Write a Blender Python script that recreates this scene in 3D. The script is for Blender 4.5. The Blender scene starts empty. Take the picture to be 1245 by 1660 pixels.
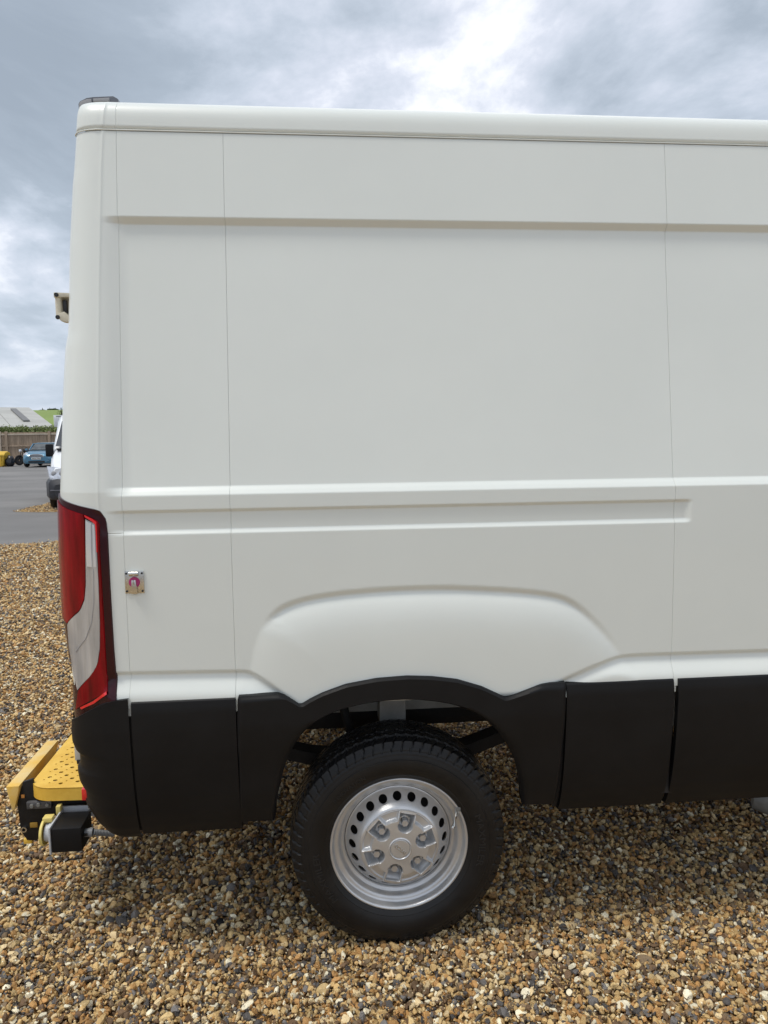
import bpy, bmesh, math, random
import numpy as np
from mathutils import Matrix, Vector, noise
random.seed(7); rng = np.random.default_rng(7)
R = math.radians
C = bpy.context.scene.collection
scene = bpy.context.scene

# ------------------------------------------------------------------ camera
FPX, PITCH, ROLL, YAW = 1172.85, 0.1072, -0.0121, 0.0882
CAM = np.array([0.1738, -2.1637, 1.6523])
W, H = 1245, 1660
_fw = np.array([math.sin(YAW)*math.cos(PITCH), math.cos(YAW)*math.cos(PITCH), -math.sin(PITCH)])
_r0 = np.array([math.cos(YAW), -math.sin(YAW), 0.0]); _u0 = np.cross(_r0, _fw)
_r = _r0*math.cos(ROLL)+_u0*math.sin(ROLL); _u = -_r0*math.sin(ROLL)+_u0*math.cos(ROLL)
cd = bpy.data.cameras.new('camera'); cam = bpy.data.objects.new('camera', cd); C.objects.link(cam)
M = Matrix(((_r[0], _u[0], -_fw[0], CAM[0]), (_r[1], _u[1], -_fw[1], CAM[1]), (_r[2], _u[2], -_fw[2], CAM[2]), (0, 0, 0, 1)))
cam.matrix_world = M
cd.sensor_fit = 'VERTICAL'; cd.sensor_height = 36.0; cd.lens = FPX/H*36.0
cd.clip_start = 0.05; cd.clip_end = 6000
scene.camera = cam

def at(px, py, Y):                       # where the line of sight through a picture point meets the upright plane at Y
    d = _fw+_r*(px-W/2)/FPX-_u*(py-H/2)/FPX
    return CAM+d*(Y-CAM[1])/d[1]
def gr(px, py, z=0.0):                   # ... and a level plane at z
    d = _fw+_r*(px-W/2)/FPX-_u*(py-H/2)/FPX
    return CAM+d*(z-CAM[2])/d[2]

# ------------------------------------------------------------------ world and sun
SUN_EL, SUN_AZ = R(66), R(252)           # azimuth measured clockwise from +Y
scene.view_settings.view_transform = 'Standard'; scene.view_settings.look = 'None'
scene.view_settings.exposure = 0.60; scene.view_settings.gamma = 1.0
try: scene.view_settings.use_curve_mapping = False
except Exception: pass
w = bpy.data.worlds.new('World'); scene.world = w; w.use_nodes = True
nt = w.node_tree; nt.nodes.clear()
def N(nt, t, **kw):
    n = nt.nodes.new(t)
    for k, v in kw.items():
        if k.startswith('i_'): n.inputs[k[2:]].default_value = v
        else: setattr(n, k, v)
    return n
def mth(nt, op, a, b=None, c=None, clamp=False):
    n = nt.nodes.new('ShaderNodeMath'); n.operation = op; n.use_clamp = clamp
    for i, v in enumerate((a, b, c)):
        if v is None: continue
        if isinstance(v, (int, float)): n.inputs[i].default_value = v
        else: nt.links.new(v, n.inputs[i])
    return n.outputs[0]
def ramp(nt, fac, stops, interp='LINEAR'):
    n = nt.nodes.new('ShaderNodeValToRGB'); cr = n.color_ramp; cr.interpolation = interp
    while len(cr.elements) < len(stops): cr.elements.new(0.5)
    for e, (p, c) in zip(cr.elements, stops):
        e.position = p; e.color = (*c, 1) if len(c) == 3 else c
    nt.links.new(fac, n.inputs[0]); return n.outputs[0]
sky = N(nt, 'ShaderNodeTexSky', sky_type='NISHITA', sun_disc=False, sun_elevation=SUN_EL, sun_rotation=SUN_AZ, air_density=1.2, dust_density=2.0)
tc = N(nt, 'ShaderNodeTexCoord'); sep = N(nt, 'ShaderNodeSeparateXYZ'); nt.links.new(tc.outputs['Generated'], sep.inputs[0])
zz = mth(nt, 'ADD', mth(nt, 'MAXIMUM', sep.outputs[2], 0.0), 0.16)
comb = N(nt, 'ShaderNodeCombineXYZ')
nt.links.new(mth(nt, 'DIVIDE', sep.outputs[0], zz), comb.inputs[0]); nt.links.new(mth(nt, 'DIVIDE', sep.outputs[1], zz), comb.inputs[1])
CLOUD_OFF = (13.45, -9.1, 0)
mp = N(nt, 'ShaderNodeMapping'); mp.inputs['Location'].default_value = CLOUD_OFF
mp.inputs['Scale'].default_value = (1.0, 0.8, 1.0); nt.links.new(comb.outputs[0], mp.inputs[0])
n1 = N(nt, 'ShaderNodeTexNoise', i_Scale=1.35, i_Detail=10.0, i_Roughness=0.6, i_Distortion=0.3); nt.links.new(mp.outputs[0], n1.inputs['Vector'])
n2 = N(nt, 'ShaderNodeTexNoise', i_Scale=0.45, i_Detail=4.0, i_Roughness=0.5); nt.links.new(mp.outputs[0], n2.inputs['Vector'])
dens = mth(nt, 'ADD', mth(nt, 'MULTIPLY', n1.outputs[0], 0.66), mth(nt, 'MULTIPLY', n2.outputs[0], 0.34))
# thin bright cloud -> thick grey-blue bases
ccol = ramp(nt, dens, [(0.37, (8.8, 8.8, 9.0)), (0.435, (7.4, 7.5, 7.9)), (0.475, (5.3, 5.6, 6.3)), (0.52, (4.1, 4.55, 5.2)), (0.575, (3.0, 3.45, 4.0)), (0.65, (2.5, 2.9, 3.4))])
mixs = N(nt, 'ShaderNodeMix', data_type='RGBA'); mixs.inputs[0].default_value = 0.9
nt.links.new(sky.outputs[0], mixs.inputs[6]); nt.links.new(ccol, mixs.inputs[7])
# the low sky is an even pale grey-blue through the depth of air
hz = mth(nt, 'SUBTRACT', 1.0, mth(nt, 'MULTIPLY', mth(nt, 'MAXIMUM', sep.outputs[2], 0.0), 3.2), clamp=True)
mixh = N(nt, 'ShaderNodeMix', data_type='RGBA'); nt.links.new(mth(nt, 'MULTIPLY', hz, 0.85), mixh.inputs[0])
nt.links.new(mixs.outputs[2], mixh.inputs[6]); mixh.inputs[7].default_value = (4.0, 4.6, 5.4, 1)
bg = N(nt, 'ShaderNodeBackground', i_Strength=0.1); nt.links.new(mixh.outputs[2], bg.inputs[0])
wo = N(nt, 'ShaderNodeOutputWorld'); nt.links.new(bg.outputs[0], wo.inputs[0])
sd = bpy.data.lights.new('sun', 'SUN'); sd.energy = 1.5; sd.angle = R(15); sd.color = (1.0, 0.95, 0.87)
so = bpy.data.objects.new('sun', sd); C.objects.link(so)
sdir = Vector((math.sin(SUN_AZ)*math.cos(SUN_EL), math.cos(SUN_AZ)*math.cos(SUN_EL), math.sin(SUN_EL)))
so.rotation_euler = sdir.to_track_quat('Z', 'Y').to_euler(); so.location = (-6, -8, 14)

# ------------------------------------------------------------------ materials
MATS = {}
def mat(name, col, rough=0.5, metal=0.0, coat=0.0, coat_rough=0.05, var=0.0, var_scale=8.0, bump=0.0, bump_scale=200.0, spec=0.5, trans=0.0, rvar=0.0, col2=None, detail=5.0, stretch=None):
    if name in MATS: return MATS[name]
    m = bpy.data.materials.new(name); m.use_nodes = True; nt = m.node_tree; b = nt.nodes['Principled BSDF']
    b.inputs['Base Color'].default_value = (*col, 1); b.inputs['Roughness'].default_value = rough; b.inputs['Metallic'].default_value = metal
    b.inputs['Coat Weight'].default_value = coat; b.inputs['Coat Roughness'].default_value = coat_rough
    b.inputs['Specular IOR Level'].default_value = spec; b.inputs['Transmission Weight'].default_value = trans
    t = nt.nodes.new('ShaderNodeTexCoord'); vec = t.outputs['Object']
    if stretch:
        mp = nt.nodes.new('ShaderNodeMapping'); mp.inputs['Scale'].default_value = stretch; nt.links.new(vec, mp.inputs[0]); vec = mp.outputs[0]
    if var > 0 or col2 or rvar > 0:
        n = N(nt, 'ShaderNodeTexNoise', i_Scale=var_scale, i_Detail=detail, i_Roughness=0.62); nt.links.new(vec, n.inputs['Vector'])
        if var > 0 or col2:
            c0 = [max(0, c*(1-var)) for c in col]; c1 = list(col2) if col2 else [c*(1+var) for c in col]
            nt.links.new(ramp(nt, n.outputs[0], [(0.32, c0), (0.68, c1)]), b.inputs['Base Color'])
        if rvar > 0: nt.links.new(mth(nt, 'ADD', mth(nt, 'MULTIPLY', n.outputs[0], 2*rvar), rough-rvar), b.inputs['Roughness'])
    if bump > 0:
        n = N(nt, 'ShaderNodeTexNoise', i_Scale=bump_scale, i_Detail=4.0); nt.links.new(vec, n.inputs['Vector'])
        bp = nt.nodes.new('ShaderNodeBump'); bp.inputs['Strength'].default_value = bump; bp.inputs['Distance'].default_value = 0.01
        nt.links.new(n.outputs[0], bp.inputs['Height']); nt.links.new(bp.outputs[0], b.inputs['Normal'])
    MATS[name] = m; return m

PAINT = mat('van_paint', (0.722, 0.757, 0.724), 0.38, coat=0.35, coat_rough=0.07, var=0.02, var_scale=1.6, bump=0.03, bump_scale=2.2)
PLASTIC = mat('black_plastic', (0.0052, 0.0055, 0.0066), 0.50, col2=(0.0098, 0.0099, 0.0108), var_scale=4, bump=0.05, bump_scale=900, rvar=0.08, spec=0.22)
PLASTIC2 = mat('black_plastic_smooth', (0.012, 0.012, 0.013), 0.35, var=0.15, var_scale=9)
UNDER = mat('underbody_black', (0.012, 0.012, 0.013), 0.7, var=0.4, var_scale=6, bump=0.1, bump_scale=60)
GREYMETAL = mat('dull_grey_metal', (0.20, 0.205, 0.20), 0.55, metal=0.2, var=0.2, var_scale=14, bump=0.05, bump_scale=150)
WHITEUNDER = mat('dusty_white_underside', (0.5, 0.49, 0.45), 0.7, var=0.25, var_scale=6)
RUBBER2 = mat('raised_rubber', (0.016, 0.016, 0.0165), 0.45, spec=0.4)
RUBBER = mat('tyre_rubber', (0.0060, 0.0062, 0.0072), 0.42, col2=(0.0125, 0.012, 0.0118), var_scale=11, bump=0.06, bump_scale=260, rvar=0.1, spec=0.32)
WHEELSILVER = mat('wheel_silver', (0.58, 0.59, 0.60), 0.33, metal=0.62, coat=0.25, coat_rough=0.2, var=0.05, var_scale=20, bump=0.02, bump_scale=700)
STEEL = mat('bright_steel', (0.62, 0.61, 0.58), 0.25, metal=1.0, var=0.12, var_scale=40, rvar=0.1)
PINK = mat('pink_disc', (0.42, 0.03, 0.16), 0.4)
REDLENS = mat('red_lens', (0.20, 0.001, 0.005), 0.16, coat=0.12, coat_rough=0.02, var=0.45, var_scale=5, stretch=(6, 6, 0.8), spec=0.25)
REDBRIGHT = mat('bright_red_reflex', (0.75, 0.012, 0.016), 0.15, coat=1.0, coat_rough=0.03, var=0.12, var_scale=60)
MAROON = mat('dark_red_lens_rim', (0.030, 0.002, 0.006), 0.15, coat=0.15, spec=0.3, coat_rough=0.02)
CLEAR = mat('silver_reflector', (0.46, 0.47, 0.49), 0.12, metal=0.35, coat=1.0, coat_rough=0.01, var=0.25, var_scale=4, stretch=(7, 7, 0.8), bump=0.25, bump_scale=2.5)
CLEARWHITE = mat('white_lens_reflection', (0.72, 0.74, 0.78), 0.12, metal=0.4, coat=1.0)  # bright reflection in the upper clear lens, put into the colour
YELLOW = mat('worn_yellow_paint', (0.78, 0.46, 0.05), 0.5, var=0.08, var_scale=12, bump=0.06, bump_scale=120, col2=(0.84, 0.54, 0.085))
YELLOWTOP = mat('yellow_bar_paint', (0.78, 0.46, 0.05), 0.55, var_scale=7, col2=(0.72, 0.58, 0.30), bump=0.1, bump_scale=140)
BLACKSTEEL = mat('black_painted_steel', (0.010, 0.010, 0.011), 0.45, spec=0.3, var=0.3, var_scale=22, bump=0.06, bump_scale=130)
SOCKETGREY = mat('grey_socket_plastic', (0.5, 0.52, 0.54), 0.45)
COVERYEL = mat('faded_yellow_cover', (0.72, 0.58, 0.18), 0.55, var=0.12, var_scale=30)
HINGEC = mat('cream_hinge_paint', (0.62, 0.58, 0.47), 0.45, var=0.12, var_scale=30)
SMOKE = mat('smoked_grey_plastic', (0.10, 0.105, 0.12), 0.22, coat=0.5, var=0.25, var_scale=18)
SMOKELIGHT = mat('grey_plastic_end', (0.34, 0.34, 0.35), 0.35)
CREAMLAMP = mat('lamp_lens', (0.62, 0.6, 0.54), 0.25, coat=0.5)

# ------------------------------------------------------------------ mesh helpers
def tag(o, label=None, cat=None, group=None, kind=None):
    if label: o['label'] = label
    if cat: o['category'] = cat
    if group: o['group'] = group
    if kind: o['kind'] = kind
    return o
def finish(name, me, material, parent, smooth, angle):
    if material is not None: me.materials.append(material)
    if smooth:
        me.polygons.foreach_set('use_smooth', np.ones(len(me.polygons), dtype=bool))
        if angle: me.set_sharp_from_angle(angle=R(angle))
    me.update()
    o = bpy.data.objects.new(name, me); C.objects.link(o)
    if parent is not None:
        o.parent = parent
        if parent.type == 'EMPTY' and parent.get('world_space'):
            o.matrix_parent_inverse = Matrix.Translation(parent.location).inverted()
    return o
def obj(name, v, f, material, parent=None, smooth=True, angle=35):
    me = bpy.data.meshes.new(name)
    me.from_pydata([tuple(map(float, p)) for p in v], [], [tuple(map(int, q)) for q in f])
    return finish(name, me, material, parent, smooth, angle)
def grid_obj(name, P, material, parent=None, smooth=True, angle=None, closed_u=False, mask=None, flip=False):
    """P: array [rows, cols, 3]"""
    nr, nc = P.shape[:2]
    idx = np.arange(nr*nc).reshape(nr, nc)
    if closed_u: idx = np.concatenate([idx, idx[:, :1]], axis=1)
    q = np.stack([idx[:-1, :-1], idx[:-1, 1:], idx[1:, 1:], idx[1:, :-1]], axis=-1)
    if mask is not None: q = q[mask]
    q = q.reshape(-1, 4)
    if flip: q = q[:, ::-1]
    me = bpy.data.meshes.new(name)
    me.vertices.add(nr*nc); me.vertices.foreach_set('co', P.reshape(-1).astype(np.float32))
    me.loops.add(q.size); me.loops.foreach_set('vertex_index', q.reshape(-1).astype(np.int32))
    me.polygons.add(len(q)); me.polygons.foreach_set('loop_start', (np.arange(len(q))*4).astype(np.int32))
    me.update(calc_edges=True); me.validate()
    return finish(name, me, material, parent, smooth, angle)
class MB:
    def __init__(s): s.v = []; s.f = []
    def add(s, v, f):
        n = len(s.v); s.v += [tuple(p) for p in v]; s.f += [tuple(i+n for i in q) for q in f]; return s
    def box(s, x0, x1, y0, y1, z0, z1, bev=0.0):
        bm = bmesh.new(); bmesh.ops.create_cube(bm, size=1.0)
        for v in bm.verts: v.co = Vector((x0+(v.co.x+.5)*(x1-x0), y0+(v.co.y+.5)*(y1-y0), z0+(v.co.z+.5)*(z1-z0)))
        if bev > 0: bmesh.ops.bevel(bm, geom=bm.edges[:], offset=bev, segments=2, profile=0.6, affect='EDGES', clamp_overlap=True)
        return s.bm(bm)
    def bm(s, bm):
        bm.verts.index_update()
        s.add([v.co.copy() for v in bm.verts], [[v.index for v in f.verts] for f in bm.faces]); bm.free(); return s
    def prism(s, pts, axis, a, b, bev=0.0):
        """polygon pts (2D) extruded along an axis from a to b"""
        bm = bmesh.new()
        def pt(p, t):
            return {'x': (t, p[0], p[1]), 'y': (p[0], t, p[1]), 'z': (p[0], p[1], t)}[axis]
        vs = [bm.verts.new(pt(p, a)) for p in pts]; f = bm.faces.new(vs)
        g = bmesh.ops.extrude_face_region(bm, geom=[f])
        d = {'x': Vector((b-a, 0, 0)), 'y': Vector((0, b-a, 0)), 'z': Vector((0, 0, b-a))}[axis]
        for e in g['geom']:
            if isinstance(e, bmesh.types.BMVert): e.co += d
        bmesh.ops.recalc_face_normals(bm, faces=bm.faces[:])
        if bev > 0: bmesh.ops.bevel(bm, geom=bm.edges[:], offset=bev, segments=2, profile=0.6, affect='EDGES', clamp_overlap=True)
        return s.bm(bm)
    def tube(s, pts, rad, n=12, cap=True):
        pts = [Vector(p) for p in pts]; rads = rad if isinstance(rad, (list, tuple)) else [rad]*len(pts)
        rings = []
        for i, p in enumerate(pts):
            d = (pts[min(i+1, len(pts)-1)]-pts[max(i-1, 0)]).normalized()
            up = Vector((0, 0, 1)) if abs(d.z) < .9 else Vector((1, 0, 0))
            a = d.cross(up).normalized(); b = d.cross(a)
            rings.append([p+(a*math.cos(2*math.pi*k/n)+b*math.sin(2*math.pi*k/n))*rads[i] for k in range(n)])
        v = [q for r_ in rings for q in r_]; f = []
        for i in range(len(pts)-1):
            for k in range(n): f.append((i*n+k, i*n+(k+1) % n, (i+1)*n+(k+1) % n, (i+1)*n+k))
        if cap: f.append(tuple(range(n))[::-1]); f.append(tuple((len(pts)-1)*n+k for k in range(n)))
        return s.add(v, f)
    def lathe(s, prof, n=48, c=(0, 0, 0), axis='y', cap=False):
        """prof: (radius, along-axis)"""
        v = []
        for (r_, t) in prof:
            for k in range(n):
                a = 2*math.pi*k/n; ca, sa = r_*math.cos(a), r_*math.sin(a)
                v.append({'y': (c[0]+ca, c[1]+t, c[2]+sa), 'x': (c[0]+t, c[1]+ca, c[2]+sa), 'z': (c[0]+ca, c[1]+sa, c[2]+t)}[axis])
        f = []
        for i in range(len(prof)-1):
            for k in range(n): f.append((i*n+k, i*n+(k+1) % n, (i+1)*n+(k+1) % n, (i+1)*n+k))
        if cap: f.append(tuple(range(n))); f.append(tuple((len(prof)-1)*n+k for k in range(n))[::-1])
        return s.add(v, f)
    def build(s, name, material, parent=None, smooth=True, angle=35):
        o = obj(name, s.v, s.f, material, parent, smooth, angle)
        bm = bmesh.new(); bm.from_mesh(o.data); bmesh.ops.recalc_face_normals(bm, faces=bm.faces[:]); bm.to_mesh(o.data); bm.free()
        return o
def empty(name, loc, label, cat, group=None, rot=0.0, world=False):
    e = bpy.data.objects.new(name, None); C.objects.link(e); e.location = loc; e.rotation_euler = (0, 0, rot); e.empty_display_size = 0.2
    if world: e['world_space'] = True
    return tag(e, label, cat, group)
def sstep(a, b, x):
    t = np.clip((np.asarray(x, float)-a)/(b-a), 0, 1); return t*t*(3-2*t)
def cham(a, b, x):
    t = (np.asarray(x, float)-a)/(b-a); k = 0.12                     # straight ramp, rounded ends
    r_ = np.clip((t-k*0.5)/(1-k), 0, 1); e = np.clip(t/k, 0, 1)
    return np.where(t < k, e*e*k*0.5/(1-k)*1.0, np.where(t > 1-k, 1-np.clip((1-t)/k, 0, 1)**2*k*0.5/(1-k), r_))
def axis_pts(a, b, step, fine=(), fstep=0.002, fw=0.02):
    """sample positions from a to b, denser around the given positions"""
    xs = list(np.linspace(a, b, max(2, int(math.ceil((b-a)/step))+1)))
    for c in fine:
        xs += [q for q in np.arange(c-fw, c+fw, fstep) if a < q < b]
    xs = np.unique(np.round(np.array(xs), 5)); keep = [xs[0]]
    for q in xs[1:-1]:
        if q-keep[-1] >= fstep*0.7 and b-q >= fstep*0.5: keep.append(q)
    return np.array(keep+[xs[-1]])

# ------------------------------------------------------------------ ground
def ground_mat(name, kind):
    m = bpy.data.materials.new(name); m.use_nodes = True; nt = m.node_tree; b = nt.nodes['Principled BSDF']
    t = nt.nodes.new('ShaderNodeTexCoord'); vec = t.outputs['Object']; b.inputs['Specular IOR Level'].default_value = 0.3
    if kind == 'tarmac':
        a = N(nt, 'ShaderNodeTexNoise', i_Scale=0.35, i_Detail=6.0, i_Roughness=0.6)
        mp = nt.nodes.new('ShaderNodeMapping'); mp.inputs['Scale'].default_value = (0.7, 1.1, 1); nt.links.new(vec, mp.inputs[0]); nt.links.new(mp.outputs[0], a.inputs['Vector'])
        g = N(nt, 'ShaderNodeTexNoise', i_Scale=90.0, i_Detail=3.0); nt.links.new(vec, g.inputs['Vector'])
        f = mth(nt, 'ADD', mth(nt, 'MULTIPLY', a.outputs[0], 0.75), mth(nt, 'MULTIPLY', g.outputs[0], 0.25))
        nt.links.new(ramp(nt, f, [(0.33, (0.14, 0.137, 0.134)), (0.5, (0.175, 0.171, 0.167)), (0.66, (0.235, 0.23, 0.223))]), b.inputs['Base Color'])
        b.inputs['Roughness'].default_value = 0.75
        bp = nt.nodes.new('ShaderNodeBump'); bp.inputs['Strength'].default_value = 0.5; bp.inputs['Distance'].default_value = 0.01
        nt.links.new(g.outputs[0], bp.inputs['Height']); nt.links.new(bp.outputs[0], b.inputs['Normal'])
    elif kind == 'gravel':
        v = N(nt, 'ShaderNodeTexVoronoi', i_Scale=42.0); nt.links.new(vec, v.inputs['Vector'])
        s = nt.nodes.new('ShaderNodeSeparateColor'); nt.links.new(v.outputs['Color'], s.inputs[0])
        nt.links.new(ramp(nt, s.outputs[0], [(p_, tuple(q_*.8 for q_ in c_)) for p_, c_ in GPAL], 'CONSTANT'), b.inputs['Base Color']); b.inputs['Roughness'].default_value = 0.8
        bp = nt.nodes.new('ShaderNodeBump'); bp.inputs['Strength'].default_value = 1.0; bp.inputs['Distance'].default_value = 0.012; bp.invert = True
        nt.links.new(v.outputs['Distance'], bp.inputs['Height']); nt.links.new(bp.outputs[0], b.inputs['Normal'])
    elif kind == 'grass':
        a = N(nt, 'ShaderNodeTexNoise', i_Scale=0.03, i_Detail=8.0, i_Roughness=0.6); nt.links.new(vec, a.inputs['Vector'])
        nt.links.new(ramp(nt, a.outputs[0], [(0.35, (0.13, 0.21, 0.035)), (0.6, (0.20, 0.29, 0.05))]), b.inputs['Base Color']); b.inputs['Roughness'].default_value = 0.9
    return m
GPAL = [(0.0, (0.589, 0.391, 0.160)), (0.16, (0.719, 0.550, 0.302)), (0.27, (0.447, 0.242, 0.078)), (0.38, (0.165, 0.100, 0.052)), (0.52, (0.632, 0.451, 0.205)),
        (0.64, (0.185, 0.171, 0.160)), (0.72, (0.850, 0.770, 0.559)), (0.79, (0.088, 0.080, 0.074)), (0.86, (0.262, 0.182, 0.103)), (0.94, (0.545, 0.297, 0.103))]
def edge_y(x): return 9.63+0.31*(x+4.87)+0.10*math.sin(1.7*x)+0.05*math.sin(5.1*x+1)
G = 1500.0
o = obj('tarmac', [(-G, -G, -0.024), (G, -G, -0.024), (G, G, -0.024), (-G, G, -0.024)], [(0, 1, 2, 3)], ground_mat('tarmac', 'tarmac'), smooth=False); tag(o, 'worn grey tarmac yard beyond the gravel', kind='structure')
xs = np.linspace(-14, 14, 140)
v = [(x, -9.0, -0.014) for x in xs]+[(x, edge_y(x), -0.014) for x in xs]; n = len(xs)
GRAVELBED = ground_mat('gravel_bed', 'gravel')
o = obj('gravel_bed', v, [(i, i+1, n+i+1, n+i) for i in range(n-1)], GRAVELBED, smooth=False); tag(o, 'golden brown gravel bed under the van', kind='structure')
PATCH = [tuple(gr(*p)[:2]) for p in ((22, 828), (45, 823), (70, 817), (90, 811), (150, 805), (200, 806), (210, 824), (150, 829), (98, 828.5), (60, 829))]
o = obj('gravel_patch', [(x, y, -0.019) for x, y in PATCH], [tuple(range(len(PATCH)))], GRAVELBED, smooth=False); tag(o, 'tongue of loose gravel on the tarmac under the white van behind', kind='structure')

# loose gravel: instanced stones on a point mesh
sm = bpy.data.materials.new('gravel_stone'); sm.use_nodes = True; nt = sm.node_tree; b = nt.nodes['Principled BSDF']
oi = N(nt, 'ShaderNodeObjectInfo'); tc = N(nt, 'ShaderNodeTexCoord')
cA = ramp(nt, oi.outputs['Random'], GPAL, 'CONSTANT')
n1 = N(nt, 'ShaderNodeTexNoise', i_Scale=2.2, i_Detail=5.0, i_Roughness=0.65, noise_dimensions='4D'); nt.links.new(tc.outputs['Object'], n1.inputs['Vector'])
nt.links.new(mth(nt, 'MULTIPLY', oi.outputs['Random'], 531.0), n1.inputs['W'])
hsv = N(nt, 'ShaderNodeHueSaturation'); nt.links.new(cA, hsv.inputs['Color'])
r2 = mth(nt, 'FRACT', mth(nt, 'MULTIPLY', oi.outputs['Random'], 97.31))
nt.links.new(mth(nt, 'ADD', mth(nt, 'MULTIPLY', n1.outputs[0], 0.95), mth(nt, 'ADD', mth(nt, 'MULTIPLY', r2, 0.5), 0.30)), hsv.inputs['Value'])
hsv.inputs['Saturation'].default_value = 0.98
nt.links.new(hsv.outputs[0], b.inputs['Base Color']); b.inputs['Roughness'].default_value = 0.55; b.inputs['Specular IOR Level'].default_value = 0.35
bp = nt.nodes.new('ShaderNodeBump'); bp.inputs['Strength'].default_value = 0.35; bp.inputs['Distance'].default_value = 0.15
nt.links.new(n1.outputs[0], bp.inputs['Height']); nt.links.new(bp.outputs[0], b.inputs['Normal'])
stones = bpy.data.collections.new('stones')
for k in range(16):
    bm = bmesh.new(); bmesh.ops.create_icosphere(bm, subdivisions=3 if k < 8 else 2, radius=1.0)
    planes = [(Vector((random.gauss(0, 1), random.gauss(0, 1), random.gauss(0, 1))).normalized(), random.uniform(.42, .80)) for _ in range(random.randint(7, 13))]
    off = Vector((random.uniform(0, 50),)*3); sx, sy, sz = random.uniform(.85, 1.35), random.uniform(.7, 1.0), random.uniform(.42, .75)
    for v_ in bm.verts:
        p = v_.co.copy()
        for nn, dd in planes:
            e = p.dot(nn)-dd
            if e > 0: p -= nn*e*0.93
        p *= 1+0.12*noise.noise(p*1.6+off)
        v_.co = Vector((p.x*sx, p.y*sy, p.z*sz))
    me = bpy.data.meshes.new('stone'); bm.to_mesh(me); bm.free(); me.materials.append(sm)
    me.polygons.foreach_set('use_smooth', np.ones(len(me.polygons), dtype=bool)); me.set_sharp_from_angle(angle=R(24))
    stones.objects.link(bpy.data.objects.new('stone', me))
pts = []; scl = []
def scatter(x0, x1, y0, y1, sp, smin, smax, zb=-0.010, zr=0.020, keep=None):
    nx, ny = int((x1-x0)/sp), int((y1-y0)/sp)
    gx, gy = np.meshgrid(np.arange(nx), np.arange(ny)); k = gx.size
    X = x0+(gx.ravel()+rng.random(k))*sp; Y = y0+(gy.ravel()+rng.random(k))*sp
    Z = zb+rng.random(k)*zr+0.008*np.sin(X*3.1+1)*np.sin(Y*2.7)
    s = smin+(smax-smin)*rng.random(k)**2.2
    ok = np.ones(k, bool) if keep is None else keep(X, Y)
    pts.append(np.stack([X, Y, Z], 1)[ok]); scl.append(s[ok])
vedge = np.vectorize(edge_y)
def wedge(X, Y): return (X > -0.40*(Y+2.16)-2.6) & (X < -0.30*(Y+2.16)+2.6) & (Y < vedge(X)-0.02*np.abs(np.sin(X*40)))
scatter(-2.2, 2.7, -0.9, 0.55, 0.0116, 0.0068, 0.0160)
scatter(-2.2, 2.7, -0.9, 0.55, 0.046, 0.011, 0.0215, zb=0.002, zr=0.008)
scatter(-2.2, 2.7, -0.9, 0.2, 0.016, 0.0025, 0.005, zb=0.004, zr=0.014)
scatter(-4.4, -2.4, -0.9, 3.4, 0.019, 0.0095, 0.0180)
scatter(2.7, 4.2, -0.9, 1.5, 0.019, 0.0095, 0.0180)
scatter(-2.4, 2.7, 0.55, 3.4, 0.0150, 0.0085, 0.0165)
scatter(-7.0, 1.6, 3.4, 6.4, 0.022, 0.011, 0.020, keep=wedge)
scatter(-9.0, 0.8, 6.4, 11.4, 0.031, 0.013, 0.022, keep=wedge)
def inpatch(X, Y):
    r_ = np.zeros(len(X), bool); j = len(PATCH)-1
    for i in range(len(PATCH)):
        xi, yi = PATCH[i]; xj, yj = PATCH[j]
        c_ = ((yi > Y) != (yj > Y)) & (X < (xj-xi)*(Y-yi)/(yj-yi+1e-9)+xi); r_ ^= c_; j = i
    return r_
scatter(-8, -2, 13.5, 19, 0.045, 0.012, 0.022, zb=-0.012, keep=inpatch)
scatter(-7, 0, 9.4, 12, 0.16, 0.010, 0.018, zb=-0.018, zr=0.004, keep=lambda X, Y: (Y > vedge(X)) & (Y < vedge(X)+0.5))
P = np.concatenate(pts); S = np.concatenate(scl); K = len(P)
me = bpy.data.meshes.new('gravel'); me.vertices.add(K); me.vertices.foreach_set('co', P.reshape(-1).astype(np.float32))
a = me.attributes.new('rot', 'FLOAT_VECTOR', 'POINT')
rot = np.stack([rng.normal(0, .62, K), rng.normal(0, .62, K), rng.random(K)*6.283], 1); a.data.foreach_set('vector', rot.reshape(-1).astype(np.float32))
a = me.attributes.new('scl', 'FLOAT', 'POINT'); a.data.foreach_set('value', S.astype(np.float32))
a = me.attributes.new('pick', 'INT', 'POINT'); a.data.foreach_set('value', rng.integers(0, 16, K).astype(np.int32))
me.update(); gravel = bpy.data.objects.new('gravel', me); C.objects.link(gravel)
tag(gravel, 'loose golden, brown and grey gravel stones covering the ground', kind='stuff')
gt = bpy.data.node_groups.new('scatter_stones', 'GeometryNodeTree')
gt.interface.new_socket('Geometry', in_out='INPUT', socket_type='NodeSocketGeometry'); gt.interface.new_socket('Geometry', in_out='OUTPUT', socket_type='NodeSocketGeometry')
gi = gt.nodes.new('NodeGroupInput'); go = gt.nodes.new('NodeGroupOutput')
ci = gt.nodes.new('GeometryNodeCollectionInfo'); ci.inputs['Collection'].default_value = stones; ci.inputs['Separate Children'].default_value = True; ci.inputs['Reset Children'].default_value = True
ip = gt.nodes.new('GeometryNodeInstanceOnPoints'); ip.inputs['Pick Instance'].default_value = True
def na(nm, t):
    q = gt.nodes.new('GeometryNodeInputNamedAttribute'); q.data_type = t; q.inputs['Name'].default_value = nm; return q.outputs['Attribute']
gt.links.new(gi.outputs[0], ip.inputs['Points']); gt.links.new(ci.outputs[0], ip.inputs['Instance'])
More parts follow.
